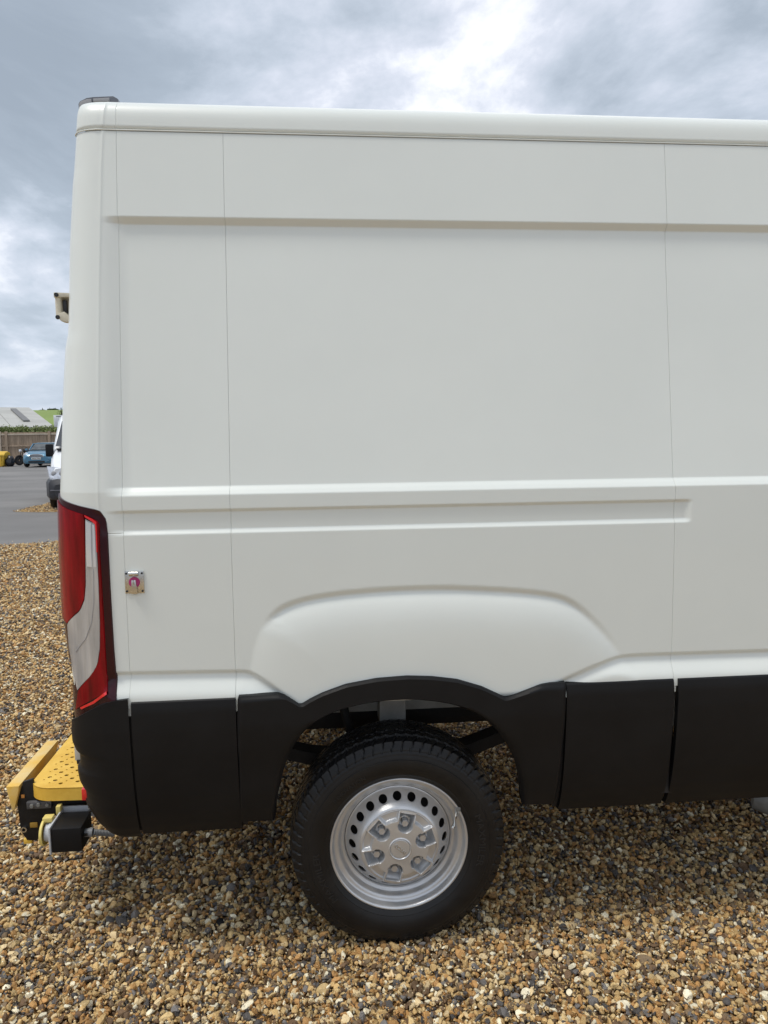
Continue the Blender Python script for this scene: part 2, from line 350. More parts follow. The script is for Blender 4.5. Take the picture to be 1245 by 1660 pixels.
gt.links.new(na('pick', 'INT'), ip.inputs['Instance Index']); gt.links.new(na('scl', 'FLOAT'), ip.inputs['Scale'])
e2r = gt.nodes.new('FunctionNodeEulerToRotation'); gt.links.new(na('rot', 'FLOAT_VECTOR'), e2r.inputs[0]); gt.links.new(e2r.outputs[0], ip.inputs['Rotation'])
gt.links.new(ip.outputs[0], go.inputs[0])
md = gravel.modifiers.new('scatter', 'NODES'); md.node_group = gt
print('stones', K)

# ------------------------------------------------------------------ the van
VAN = empty('panel_van', (0.0, 1.0, 0.0), 'large white panel van with black lower trim filling the picture, yellow step at its rear', 'van', world=True)
ZW, TU, TL = 1.4929, 0.1327, -0.0140
Z1, Z2, Z3, Z4, Z5, Z6 = 2.5554, 2.2901, 1.4929, 1.4338, 1.3721, 0.9489
XA, XB, XC, XF = -0.402, -0.0917, 1.2802, 3.3
def prof(z): z = np.asarray(z, float); return np.where(z > ZW, TU*(z-ZW), TL*(ZW-z))
_sz = np.array([2.652, 2.585, 2.409, 2.221, 2.092, 1.964, 1.923, 1.817, 1.487, 1.299, 1.109, 0.894, 0.815, 0.40][::-1])
_sx = np.array([-.518, -.524, -.547, -.562, -.568, -.575, -.583, -.590, -.604, -.609, -.609, -.594, -.593, -.58][::-1])
_kz = np.array([2.632, 2.443, 2.096, 1.846, 1.49, 0.87, 0.4][::-1]); _kx = np.array([-.436, -.447, -.458, -.463, -.470, -.460, -.455][::-1])
def xk(z): return np.interp(z, _kz, _kx)
def xr(z): k = xk(z); return k-(k-np.interp(z, _sz, _sx))*1.05
# pictured outline of the pressed bulge over the wheel and of the lower crease
def wxz(pts, Y=0.0): return np.array([at(a, b, Y)[[0, 2]] for a, b in pts])
def dense(p, step=0.008):
    p = np.asarray(p); d = np.r_[0, np.cumsum(np.hypot(*np.diff(p, axis=0).T))]; m = max(4, int(d[-1]/step)); s = np.linspace(0, d[-1], m)
    return np.stack([np.interp(s, d, p[:, i]) for i in range(p.shape[1])], 1)
def smooth_poly(p, it=3):
    p = np.asarray(p, float)
    for _ in range(it):                      # corner cutting
        q = [p[0]]
        for a, b in zip(p[:-1], p[1:]): q += [a*.75+b*.25, a*.25+b*.75]
        p = np.array(q+[p[-1]])
    return p
BULGE = smooth_poly(wxz([(398, 1200), (402, 1110), (408, 1065), (418, 1030), (430, 1007), (446, 989), (468, 976), (505, 966), (565, 957.5), (640, 952), (700, 950), (760, 951), (840, 955), (893, 961), (918, 968), (938, 980), (962, 1001), (988, 1030), (1012, 1064), (1040, 1110), (1070, 1200)]), 2)
CREASEL = smooth_poly(wxz([(150, 1091), (240, 1089), (383, 1086.5), (398, 1086.5), (412, 1090), (440, 1107), (470, 1128), (500, 1150)]), 2)
CREASER = smooth_poly(wxz([(860, 1120), (900, 1102), (940, 1084), (975, 1070), (1000, 1063), (1030, 1060), (1095, 1058), (1245, 1053), (2300, 1017)]), 2)
_bd = dense(BULGE, 0.012)
def bulge_dist(x, z):
    """signed distance inside the bulge outline and how much its edge faces up"""
    sh = x.shape; x = x.ravel(); z = z.ravel(); D = np.full(x.shape, 9.0); U = np.zeros(x.shape)
    sel = (x > -0.30) & (x < 1.40) & (z < 1.35); xs_, zs_ = x[sel], z[sel]
    best = np.full(xs_.shape, 1e9); nz = np.zeros(xs_.shape)
    for a, b in zip(_bd[:-1], _bd[1:]):
        d = b-a; L2 = d@d; t = np.clip(((xs_-a[0])*d[0]+(zs_-a[1])*d[1])/L2, 0, 1)
        q = np.hypot(xs_-a[0]-t*d[0], zs_-a[1]-t*d[1]); m = q < best
        best[m] = q[m]; nz[m] = d[0]/math.sqrt(L2)
    inside = zs_ < np.interp(xs_, _bd[:, 0], _bd[:, 1], left=-1, right=-1)
    D[:] = -9.0; D[sel] = np.where(inside, best, -best); U[sel] = nz
    return D.reshape(sh), U.reshape(sh)
def disp(x, z):
    """outward pressing of the side sheet"""
    x, z = np.broadcast_arrays(np.asarray(x, float), np.asarray(z, float))
    left = sstep(-0.460, -0.374, x)
    up = 1-cham(Z2-0.011, Z2+0.011, z)                 # 1 below the upper crease
    dn = cham(Z3-0.0135, Z3+0.0135, z)          # 1 above the ledge
    d = -0.0175*left*up*dn
    rec = (1-cham(Z4-0.005, Z4+0.005, z))*cham(Z5-0.0065, Z5+0.0065, z)
    right = 1-sstep(1.31, 1.335, x)
    d = d-0.009*left*right*rec
    v, u = bulge_dist(x, z); vi = np.maximum(v, 0); edge = sstep(0.45, 0.93, u)
    d = d-0.012*edge*cham(-0.003, 0.0135, v)+(0.012*edge)*(1-np.exp(-np.maximum(v-0.0135, 0)/0.035))+0.020*(1-np.exp(-(np.maximum(v-0.008*edge, 0)/0.075)**1.15))
    for cp, lo, hi in ((CREASEL, -9, 0.30), (CREASER, 0.55, 99)):
        zc = np.interp(x, cp[:, 0], cp[:, 1]); m = (x > lo) & (x < hi)
        vv = np.where(m, zc-z, -1)
        slope = np.gradient(cp[:, 1], cp[:, 0]); sc = 1/np.sqrt(1+np.interp(x, cp[:, 0], slope)**2); vv = vv*sc
        d = d-0.010*sstep(-0.006, 0.010, vv)+0.030*sstep(0.004, 0.085, vv)
    capz = 0.018+0.016*sstep(-0.02, 0.04, x)*(1-sstep(0.87, 0.97, x))+0.05*sstep(0.885, 0.95, z); d = capz-0.0025*np.logaddexp(0, (capz-d)/0.0025)
    return d
# roof rail profile above the gutter: (inset, height)
ROOF = [(0.0, Z1+0.004), (0.002, 2.578), (0.005, 2.601), (0.011, 2.621), (0.023, 2.638), (0.042, 2.651), (0.070, 2.660), (0.11, 2.666), (0.17, 2.671), (0.30, 2.677), (0.55, 2.684), (0.859, 2.688)]
_rd = dense(smooth_poly(ROOF, 2), 0.004 if False else 0.012)
def levels(z0, z1, roof=False):
    if roof: return 0.141+_rd[:, 0], _rd[:, 1], np.interp(_rd[:, 0], [0, .03, .1, .9], [-.001, .003, .016, .07])
    zs = axis_pts(z0, z1, 0.0055, [q for q in (Z2, Z3, Z4, Z5, Z6) if z0 < q < z1], 0.0022, 0.02)
    zs = np.unique(np.r_[zs, z0+0.0016, z1-0.0016]); return prof(zs), zs, np.zeros(len(zs))
def patch(name, xs, lv, zb=None, gutter=False, corner=False, rows=(True, True), cols=(True, True), material=PAINT, depth=0.004, parent=VAN, yoff=0.0):
    """sheet-metal panel with folded edges; xs = side positions, or arc fractions when it is the rear corner"""
    y0, z, rx = lv
    Z = np.repeat(z[:, None], len(xs), 1); Y0 = np.repeat(y0[:, None], len(xs), 1); RX = np.repeat(rx[:, None], len(xs), 1)
    mask = None
    if corner:
        zk = np.minimum(Z, 2.63); K = xk(zk)+RX*0.6; Rr = xr(zk)+RX; A = K-Rr; Bc = np.interp(Z, [2.0, 2.45, 2.65], [0.12, 0.080, 0.036])
        c_ = np.repeat(np.asarray(xs)[None, :], len(z), 0)            # 1..0 arc, below 0: flat strip up to the seam
        ph = np.clip(c_, 0, 1)*math.pi/2
        flat = np.clip(-c_, 0, 1)
        X = np.where(c_ > 0, K-A*np.sin(ph), K+(XA-0.0012-K)*flat)
        Y = Y0+np.where(c_ > 0, Bc*(1-np.cos(ph)), 0.0)
        ridge = np.exp(-((X-K)/0.004)**2)*0.0016
        dd = disp(X, Z)*(c_ <= 0)
        Y = Y-(dd if not gutter else 0)-ridge
        over = np.clip(c_-1, 0, None); Y = Y+over
        nx_, ny_ = 1.0, 1.0
    else:
        X = np.repeat(np.asarray(xs)[None, :], len(z), 0)
        if zb is not None:
            zbx = zb(X); low = Z <= zbx; Z = np.where(low, zbx, Z); Y0 = np.where(low, prof(Z), Y0)
            mask = ~(low[:-1, :-1] & low[1:, 1:] & low[:-1, 1:] & low[1:, :-1])
        Y = Y0-(0 if gutter else disp(X, Z))+yoff
    Pq = np.stack([X, Y, Z], -1)
    def fold(r_):
        q = r_.copy(); q[..., 1] += depth
        if corner: q[..., 0] += depth*0.7
        return q
    if mask is not None:
        m = mask
    add_l, add_r = cols; add_b, add_t = rows
    if add_l: Pq = np.concatenate([fold(Pq[:, :1]), Pq], 1)
    if add_r: Pq = np.concatenate([Pq, fold(Pq[:, -1:])], 1)
    if add_b: Pq = np.concatenate([fold(Pq[:1]), Pq], 0)
    if add_t:
        q = fold(Pq[-1:]); q[..., 2] -= 0.001; Pq = np.concatenate([Pq, q], 0)
    if mask is not None:
        m = np.pad(mask, ((int(add_b), int(add_t)), (int(add_l), int(add_r))), mode='edge')
    return grid_obj(name, Pq, material, parent, mask=m if mask is not None else None)
g = 0.00045
# arch trim outline (outer and inner edges)
AOUT = [(386.5, 1343), (386, 1260), (386, 1126), (420, 1124.5), (452, 1123.5), (462, 1126), (474, 1133), (484, 1139.5), (490, 1139), (503, 1131), (522, 1121.5), (560, 1107.5), (610, 1098), (660, 1094), (700, 1095), (740, 1099.5), (780, 1111), (803, 1121.5), (818, 1129), (826, 1127), (850, 1117.5), (876, 1107.5), (890, 1105), (915, 1103.5), (912, 1230), (906, 1313)]
AINN = [(445, 1341), (448, 1305), (455, 1268), (466, 1230), (480, 1201), (500, 1177), (525, 1160), (555, 1147.5), (595, 1138), (645, 1132.5), (690, 1133.5), (740, 1141.5), (780, 1159), (806, 1183), (826, 1212), (840, 1246), (848, 1280), (853, 1315)]
TRIMY = -0.034
aout = dense(wxz(AOUT, TRIMY+0.01), 0.006); ainn = dense(smooth_poly(wxz(AINN, TRIMY+0.006), 2), 0.006)
_ao = wxz([(a, b) for a, b in AOUT if b < 1145], -0.02); _ai = wxz(AINN, -0.02)
def zb(X):
    hi = np.interp(X, _ao[:, 0], _ao[:, 1], left=0.87, right=0.87); lo = np.interp(X, _ai[:, 0], _ai[:, 1], left=0.3, right=0.3)
    return np.where((X > -0.15) & (X < 1.0), np.maximum(0.826, hi-0.046), 0.846)
LVM = levels(0.826, Z1-0.004)
def xcol(a, b, step=0.0065): 
    x_ = axis_pts(a, b, step); return np.unique(np.r_[x_, a+0.0016, b-0.0016])
patch('side_panel', xcol(XA+g, XB-g), LVM, zb)
patch('side_panel', xcol(XB+g, XC-g), LVM, zb)
patch('side_panel', np.unique(np.r_[xcol(XC+g, 1.75), np.linspace(1.75, XF, 12)]), LVM, zb)
for xx in (XA, XB, XC):
    patch('seam_strip', np.array([xx-0.009, xx, xx+0.009]), LVM, yoff=0.0020, rows=(False, False), cols=(False, False))
arc = np.r_[-1.0, -0.97, np.linspace(-0.9, -0.12, 10), -0.08, -0.05, -0.025, 0.0, 0.02, np.linspace(0.05, 1.0, 34)][::-1]
LVU = levels(Z5+g, Z1-0.004); LVL = levels(0.846, Z5-g)
patch('rear_corner_panel', arc, LVU, corner=True, cols=(False, True))
patch('rear_corner_panel', arc, LVL, corner=True, cols=(False, True))
LVR = levels(0, 0, True)
patch('roof_corner', arc, LVR, corner=True, gutter=True, rows=(True, False), cols=(False, True))
patch('roof_side', np.r_[XA+g, XA+g+0.002, np.linspace(XA+0.02, XF, 60)], LVR, gutter=True, rows=(True, False))
# gutter bead along the roof seam
bead = [(x, 0.141-0.0010, Z1-0.0005) for x in np.linspace(XA-0.06, XF, 40)]
MB().tube(bead, 0.0022, 8).build('roof_gutter', PAINT, VAN)
cb = []
for c_ in np.linspace(0, 1, 16):
    K = float(xk(Z1)); A = K-float(xr(Z1)); cb.append((K-A*math.sin(c_*math.pi/2)-0.002*math.sin(c_*math.pi/2), 0.141-0.0012+0.0575*(1-math.cos(c_*math.pi/2)), Z1-0.0005))
MB().tube(cb[::-1]+[(XA-0.062, 0.141-0.0010, Z1-0.0005)], 0.0022, 8).build('roof_gutter', PAINT, VAN)
# inner shell (closes the gaps), far side, roof half and rear doors
sh = MB()
zl = np.linspace(0.82, Z1, 14); ring = []
rows_ = [(float(prof(z))+0.03, z) for z in zl]+[(0.141+q+0.012, z-0.012) for q, z in ROOF]
v = []; xsn = [-0.45, XF]
for x in xsn: v += [(x, y, z) for y, z in rows_]
n = len(rows_); sh.add(v, [(i, i+1, n+i+1, n+i) for i in range(n-1)])
sh.build('inner_shell', WHITEUNDER, VAN)
far = [(2.0-float(prof(z)), z) for z in np.linspace(0.80, Z1, 12)]+[(2.0-0.141-q, z) for q, z in ROOF[1:]]
v = []; f = []; cols_ = np.r_[np.linspace(-0.60, -0.48, 6), np.linspace(-0.4, XF, 10)]
for x in cols_:
    for y, z in far:
        k = float(xk(min(z, 2.63))); a_ = k-float(xr(min(z, 2.63)))
        if x < k:
            t = min(1.0, (k-max(x, k-a_))/a_); v.append((max(x, k-a_), y-0.12*(1-math.sqrt(max(0, 1-t*t))), z))
        else: v.append((x, y, z))
n = len(far)
for i in range(len(cols_)-1): f += [(i*n+j, (i+1)*n+j, (i+1)*n+j+1, i*n+j+1) for j in range(n-1)]
obj('far_side', v, f, PAINT, VAN)
for (ya, yb) in ((0.0, 0.998), (1.002, 2.0)):
    v = []; zs = np.linspace(0.82, 2.62, 40)
    for z in zs:
        ins = float(prof(min(z, Z1)))+0.12
        v += [(float(xr(min(z, 2.63)))+0.002, max(ya, ins), z), (float(xr(min(z, 2.63)))+0.002, min(yb, 2.0-ins), z)]
    obj('rear_door', v, [(2*i, 2*i+1, 2*i+3, 2*i+2) for i in range(39)], PAINT, VAN)
# cab, out of the picture to the right
cabp = [(XF+0.002, 0.60), (5.25, 0.55), (5.30, 0.95), (5.05, 1.28), (4.55, 1.48), (4.00, 2.30), (3.75, 2.52), (XF+0.002, 2.60)]
MB().prism(cabp, 'y', 0.10, 1.90, 0.05).build('cab', PAINT, VAN)
# underbody
MB().box(-0.42, 4.8, 0.34, 1.66, 0.825, 0.86).build('floor_pan', WHITEUNDER, VAN)
MB().box(-0.40, 0.02, 0.05, 0.34, 0.80, 0.84).box(0.80, 4.8, 0.05, 0.34, 0.80, 0.84).build('floor_edge', UNDER, VAN)
RT, RB = at(640, 1148, 0.46)[2], at(700, 1174, 0.46)[2]
for yy in (0.46, 1.44):
    MB().box(-0.50, 4.8, yy, yy+0.09, RB, RT, 0.008).build('chassis_rail', UNDER, VAN)
MB().box(-0.2, 1.3, 0.44, 0.455, RT+0.001, 0.824).build('inner_arch_plate', WHITEUNDER, VAN)
pa, pb = at(615, 1120, 0.20), at(658, 1172, 0.20)
MB().box(pa[0], pb[0], 0.20, 0.30, 0.66, 0.86, 0.003).build('bump_stop_bracket', GREYMETAL, VAN)
sp = [(-0.30, 0.30, 0.63), (-0.10, 0.30, 0.57), (0.12, 0.30, 0.505), (0.40, 0.30, 0.47), (0.68, 0.30, 0.505), (0.90, 0.30, 0.585), (1.10, 0.30, 0.66)]
m_ = MB()
for a_, b_ in zip(sp[:-1], sp[1:]):
    m_.add([(a_[0], .27, a_[2]), (a_[0], .34, a_[2]), (b_[0], .34, b_[2]), (b_[0], .27, b_[2]), (a_[0], .27, a_[2]+.045), (a_[0], .34, a_[2]+.045), (b_[0], .34, b_[2]+.045), (b_[0], .27, b_[2]+.045)],
           [(0, 1, 2, 3), (7, 6, 5, 4), (0, 3, 7, 4), (1, 5, 6, 2)])
m_.build('leaf_spring', UNDER, VAN)
MB().tube([(0.405, 0.24, 0.345), (0.405, 0.8, 0.345), (0.405, 0.9, 0.345), (0.405, 1.1, 0.345), (0.405, 1.2, 0.345), (0.405, 1.76, 0.345)], [0.05, 0.05, 0.13, 0.13, 0.05, 0.05], 20).build('rear_axle', UNDER, VAN)
pa = at(545, 1165, 0.34)
MB().tube([(pa[0]-0.005, 0.36, 0.80), (pa[0]+0.10, 0.33, 0.40)], 0.017, 10).build('damper', UNDER, VAN)
MB().box(-0.36, -0.16, 0.1, 0.3, 0.50, 0.58, 0.01).build('spare_bracket', UNDER, VAN)
pe = at(1245, 1305, 0.35)
MB().tube([(pe[0]-0.02, 0.42, pe[2]), (pe[0]+0.02, 0.40, pe[2]), (pe[0]+0.6, 0.40, pe[2])], [0.045, 0.06, 0.06], 20).build('silencer', GREYMETAL, VAN)
# black plastic trim
_tz = np.array([0.40, 0.42, 0.45, 0.50, 0.56, 0.63, 0.70, 0.78, 0.84, 0.868, 0.876]); _ty = np.array([0.055, 0.034, 0.018, 0.000, -0.014, -0.024, -0.031, -0.036, -0.036, -0.031, -0.022])
def ytrim(z): return np.interp(z, _tz, _ty)
def trim(name, xa, xb, zt=0.8745, zbm=0.421, lean=0.0):
    xs_ = np.unique(np.r_[axis_pts(xa, xb, 0.03), xa+0.0025, xb-0.0025]); zs = np.unique(np.r_[np.linspace(zbm, zt, 40), zt-0.0025, zt-0.005, zt-0.0075, zt-0.009])
    Z = np.repeat(zs[:, None], len(xs_), 1); X = np.repeat(xs_[None, :], len(zs), 0)+lean*(Z-zt); Y = ytrim(Z)+0.009*sstep(zt-0.009, zt, Z)
    Pq = np.stack([X, Y, Z], -1)
    def f_(q, dy, dz=0): q = q.copy(); q[..., 1] += dy; q[..., 2] += dz; return q
    Pq = np.concatenate([f_(Pq[:, :1], 0.02), Pq, f_(Pq[:, -1:], 0.02)], 1)
    Pq = np.concatenate([f_(Pq[:1], 0.05, -0.004), Pq, f_(Pq[-1:], 0.03, 0.001)], 0)
    return grid_obj(name, Pq, PLASTIC, VAN, angle=50)
trim('rear_trim_panel', XA+0.004, XB-0.0005)
for xx in (XA, XB+0.002, 0.9265):
    zs_ = np.linspace(0.425, 0.872 if xx != XA else 0.85, 24)
    grid_obj('trim_backing', np.stack([np.stack([np.full(24, xx+e_), ytrim(zs_)+0.017, zs_], -1) for e_ in (-0.014, 0.014)], 1), UNDER, VAN)
trim('front_trim_panel', 0.9290, XC-0.002)
trim('sill_trim_panel', XC+0.013, XF)
# arch surround: lofted between the outer and inner edges
def resamp(p, n):
    d = np.r_[0, np.cumsum(np.hypot(*np.diff(p, axis=0).T))]; s = np.linspace(0, d[-1], n); return np.stack([np.interp(s, d, p[:, i]) for i in (0, 1)], 1)
# match the two edges leg by leg: left leg, arch, right leg
def seg(p, a, b): return p[a:b+1]
il, ir = int(np.argmin(np.hypot(*(aout-wxz([(386, 1126)], TRIMY+.01)[0]).T))), int(np.argmin(np.hypot(*(aout-wxz([(915, 1103.5)], TRIMY+.01)[0]).T)))
kl = int(np.argmin(np.hypot(*(ainn-wxz([(466, 1230)], TRIMY+.006)[0]).T))); kr = int(np.argmin(np.hypot(*(ainn-wxz([(832, 1226)], TRIMY+.006)[0]).T)))
oo = np.concatenate([resamp(seg(aout, 0, il), 40), resamp(seg(aout, il, ir), 220)[1:], resamp(seg(aout, ir, len(aout)-1), 40)[1:]])
ii = np.concatenate([resamp(seg(ainn, 0, kl), 40), resamp(seg(ainn, kl, kr), 220)[1:], resamp(seg(ainn, kr, len(ainn)-1), 40)[1:]])
ts = np.r_[0, 0.02, 0.04, 0.07, np.linspace(0.1, 0.9, 11), 0.95, 0.98, 1.0]
rows_ = []
for t in ts:
    p = oo*(1-t)+ii*t; e = min(t, 1-t); archy = sstep(0.62, 0.80, p[:, 1])
    y = ytrim(np.clip(p[:, 1], 0.40, 0.83))-0.010*archy-0.004+0.010*(1-sstep(0, 0.07, e))+0.006*(t > .5)*(1-sstep(0, .1, e))
    rows_.append(np.stack([p[:, 0], y, p[:, 1]], -1))
cen = np.array([0.405, 0.36])
first = rows_[0].copy(); first[:, 1] += 0.05; last = rows_[-1].copy(); last2 = last.copy()
last[:, 1] += 0.045; dv = last2[:, [0, 2]]-cen; dv /= np.linalg.norm(dv, axis=1)[:, None]; last[:, 0] += dv[:, 0]*0.006; last[:, 2] += dv[:, 1]*0.006
Pq = np.stack([first]+rows_+[last]); 
grid_obj('arch_trim', Pq, PLASTIC, VAN, angle=50)
arch = grid_obj
# inner lining strip of the arch, dark, standing back from the lip
l0 = last.copy(); l1 = last.copy(); l0[:, 1] += 0.001; l1[:, 1] = 0.085; l1[:, 0] += dv[:, 0]*0.02; l1[:, 2] += dv[:, 1]*0.02
grid_obj('arch_lining', np.stack([l0, l1]), UNDER, VAN)
# rear bumper corner, wrapped round the end of the van
bp_ = [(1165, 119), (1180, 118.5), (1197, 119.5), (1208, 124), (1214, 131), (1232, 131.5), (1236, 130), (1241, 127), (1249, 127), (1262, 129), (1272, 134), (1277, 138), (1294, 139), (1298, 136.5), (1303, 137.5), (1315, 143), (1330, 150), (1345, 162), (1357, 178)]
_bz, _bx = [], []
for yy, xx in bp_:
    q = at(xx, yy, 0.075); _bz.append(q[2]); _bx.append(q[0])
_bz, _bx = np.array(_bz[::-1]), np.array(_bx[::-1])
tp = [(215, 1133.5), (200, 1135), (186, 1137), (176, 1139), (160, 1145), (140, 1155), (119, 1166)]
cs = np.r_[-1, -0.985, np.linspace(-0.9, 0, 8), np.linspace(0.06, 1, 26)]
def bump_pt(c_, z):
    K = -0.455+0.0*z; xe = np.interp(z, _bz, _bx); xe = K-(K-xe)*1.04; y0 = float(ytrim(min(z, .84)))
    if c_ <= 0: return (K+(XA-0.003-K)*(-c_), y0, z)
    ph = c_*math.pi/2; return (K-(K-xe)*math.sin(ph), y0+0.13*(1-math.cos(ph)), z)
# top edge height as a function of arc position
tops = []
for c_ in cs:
    zt = 0.872
    for _ in range(6):
        x_, y_, _z = bump_pt(c_, zt); d = None
        # height whose line of sight matches the pictured edge at this x
        pr = (np.array([x_, y_, zt])-CAM); px = W/2+FPX*(pr@_r)/(pr@_fw)
        py = np.interp(px, [p[0] for p in tp[::-1]], [p[1] for p in tp[::-1]]); zt = at(px, py, y_)[2]
    tops.append(zt)
tops = np.array(tops); tops = np.where(cs > 0.72, np.minimum(tops, tops[np.argmin(abs(cs-0.72))]), tops)
rowsn = 90; Pq = np.zeros((rowsn+1, len(cs), 3))
for j, c_ in enumerate(cs):
    for i in range(rowsn):
        z = 0.405+(tops[j]-0.405)*i/(rowsn-1); Pq[i, j] = bump_pt(c_, z)
    Pq[rowsn, j] = Pq[rowsn-1, j]+np.array([0.02*max(0, c_), 0.03, 0.001])
BUMP = grid_obj('rear_bumper', Pq, PLASTIC, VAN, angle=28)
zs = np.linspace(0.45, 0.80, 20); v = []
for z in zs:
    q = bump_pt(1.0, z); v += [(q[0], q[1], z), (q[0], 1.87, z)]
obj('bumper_face', v, [(2*i, 2*i+1, 2*i+3, 2*i+2) for i in range(19)], PLASTIC, BUMP)
a_, b_ = at(135.5, 1276, 0.10), at(140, 1294, 0.10)
MB().box(a_[0]-0.003, a_[0]+0.02, 0.085, 0.16, b_[2], a_[2], 0.003).build('red_reflector', REDBRIGHT, BUMP)
a_, b_ = at(121, 1200, 0.13), at(130, 1236, 0.13)
lm = MB().box(a_[0], a_[0]+0.03, 0.12, 0.22, b_[2]+0.010, a_[2], 0.004).build('plate_lamp', CREAMLAMP, BUMP)
MB().box(a_[0]+0.006, a_[0]+0.034, 0.117, 0.2, b_[2], b_[2]+0.014, 0.003).build('lamp_base', PLASTIC2, BUMP)
# seam backing seen in the gap between the trim pieces
MB().box(XC-0.01, XC+0.022, 0.004, 0.012, 0.70, 0.872).build('jamb_strip', WHITEUNDER, VAN)
MB().box(XC-0.01, XC+0.022, 0.010, 0.05, 0.47, 0.70).build('jamb_base', UNDER, VAN)
MB().box(XA-0.01, XA+0.012, 0.0, 0.012, 0.845, 0.872, 0.002).build('jamb_strip', WHITEUNDER, VAN)

# tail light: lens pieces wrapped on the rear corner
_fz = np.linspace(0.78, 1.6, 200); _fd = disp(np.full(200, -0.435), _fz)
def corner_xy(c_, z, off):
    if c_ < 0.0:
        x = float(xk(z))-c_*0.05; return x, float(prof(z))-float(np.interp(z, _fz, _fd))-off
    K = float(xk(z)); A = K-float(xr(z)); ph = c_*math.pi/2; off = off+max(0.0, float(np.interp(z, _fz, _fd)))*max(0.0, 1-c_/0.12)
    x, y = K-A*math.sin(ph), float(prof(z))+0.12*(1-math.cos(ph))
    nx, ny = -math.sin(ph)/A, -math.cos(ph)/0.12; L = math.hypot(nx, ny); return x+nx/L*off, y+ny/L*off
_cc = np.linspace(-1.0, 0.85, 90)
def px2c(px, py):
    z = 1.2
    for _ in range(5):
        pxs = []; zz_ = []
        for c_ in _cc:
            x, y = corner_xy(c_, z, 0.006); pr = np.array([x, y, z])-CAM; pxs.append(W/2+FPX*(pr@_r)/(pr@_fw))
        pxs = np.array(pxs); k = int(np.argmin(pxs)); c_ = float(np.interp(px, pxs[:k+1][::-1], _cc[:k+1][::-1]))
        x, y = corner_xy(c_, z, 0.006); z = at(px, py, y)[2]
    return c_, z
def lens(name, Lp, Rp, off, material, parent, n=14, thick=0.006, wrap=0.0):
    a_ = dense(np.array([px2c(*p) for p in Lp])*[1, 1], 0.01); b_ = np.array([px2c(*p) for p in Rp])
    A_ = np.array([px2c(*p) for p in Lp]); m = 40
    def rs(p):
        d = np.r_[0, np.cumsum(np.hypot(p[:, 0]*0.2, p[:, 1])[1:]*0+np.hypot(np.diff(p[:, 0])*0.2, np.diff(p[:, 1])))]; s = np.linspace(0, d[-1], m); return np.stack([np.interp(s, d, p[:, 0]), np.interp(s, d, p[:, 1])], 1)
    A_, B_ = rs(A_), rs(b_)
    if wrap: A_[:, 0] = np.where(A_[:, 0] > 0.62, A_[:, 0]+wrap, A_[:, 0])
    Pq = np.zeros((m, n, 3))
    for i in range(m):
        for j, t in enumerate(np.linspace(0, 1, n)):
            c_, z = A_[i]*(1-t)+B_[i]*t; x, y = corner_xy(c_, z, off); Pq[i, j] = (x, y, z)
    cen = Pq.mean((0, 1)); 
    def back(q):
        q = q.copy(); q[..., 1] += thick; q[..., 0] += thick*0.5; return q
    Pq = np.concatenate([back(Pq[:, :1]), Pq, back(Pq[:, -1:])], 1); Pq = np.concatenate([back(Pq[:1]), Pq, back(Pq[-1:])], 0)
    return grid_obj(name, Pq, material, parent, angle=50)
TL_ = lens('tail_light', [(97, 801), (98, 860), (99.5, 920), (104, 1000), (112, 1050), (121, 1105), (121, 1178)], [(150, 825.5), (164, 833), (170.5, 842), (173, 863), (177, 950), (183, 1050), (188, 1146)], 0.005, MAROON, VAN, wrap=0.25)
tag(TL_, 'red and clear tail light wrapped round the rear corner')
lens('red_lens', [(98, 812), (98.5, 860), (100, 920), (104.5, 990), (108.5, 1009)], [(135, 834), (137, 842), (138.5, 900), (139, 945), (137, 970), (130, 989), (110, 1010)], 0.009, REDLENS, TL_, wrap=0.2)
lens('clear_lens', [(139, 842), (139.5, 900), (140, 948), (138, 972), (131, 990), (110, 1011), (113, 1050), (121, 1095), (126, 1117)], [(155, 849), (157.5, 900), (160, 950), (162, 1010), (162, 1050), (158, 1078), (149, 1094), (136, 1107), (127, 1118)], 0.0085, CLEAR, TL_, wrap=0.0)
lens('reflection_stripe', [(140, 845), (140.5, 885), (142, 918)], [(148, 849), (148.5, 885), (150, 919)], 0.0105, CLEARWHITE, TL_, n=4, thick=0.002)  # pale stripes laid over the clear lens as its painted reflection
lens('reflection_stripe', [(150.5, 850), (151.5, 885), (152.5, 919)], [(154, 852), (155.5, 885), (156.5, 919)], 0.0105, CLEARWHITE, TL_, n=4, thick=0.002)
lens('red_strip', [(137, 835.5), (156, 848), (158.5, 900), (161, 950), (163, 1010), (163, 1050), (159, 1080), (149, 1096), (128, 1118), (124, 1150)], [(140, 836), (160, 847), (161.5, 900), (164.5, 950), (168, 1010), (170, 1050), (172, 1080), (173, 1100), (174, 1112), (174, 1121)], 0.009, REDLENS, TL_, wrap=0.0)
lens('bright_edge', [(138, 835), (150, 841), (156.5, 846), (157.5, 860), (158.5, 895)], [(139, 838), (150, 845), (155, 850), (156, 862), (157.5, 895)], 0.0115, REDBRIGHT, TL_, n=4, thick=0.002)
lens('lens_line', [(152, 922), (152.5, 975), (149, 1008), (140, 1034), (124, 1056)], [(152.5, 922), (153.1, 975), (149.5, 1008.6), (140.5, 1034.8), (124.6, 1056.8)], 0.0098, SMOKELIGHT, TL_, n=4, thick=0.001)
lens('bright_edge', [(132, 1146), (152, 1136), (173, 1120)], [(134, 1149), (154, 1139.5), (173.5, 1125)], 0.0115, REDBRIGHT, TL_, n=4, thick=0.002)

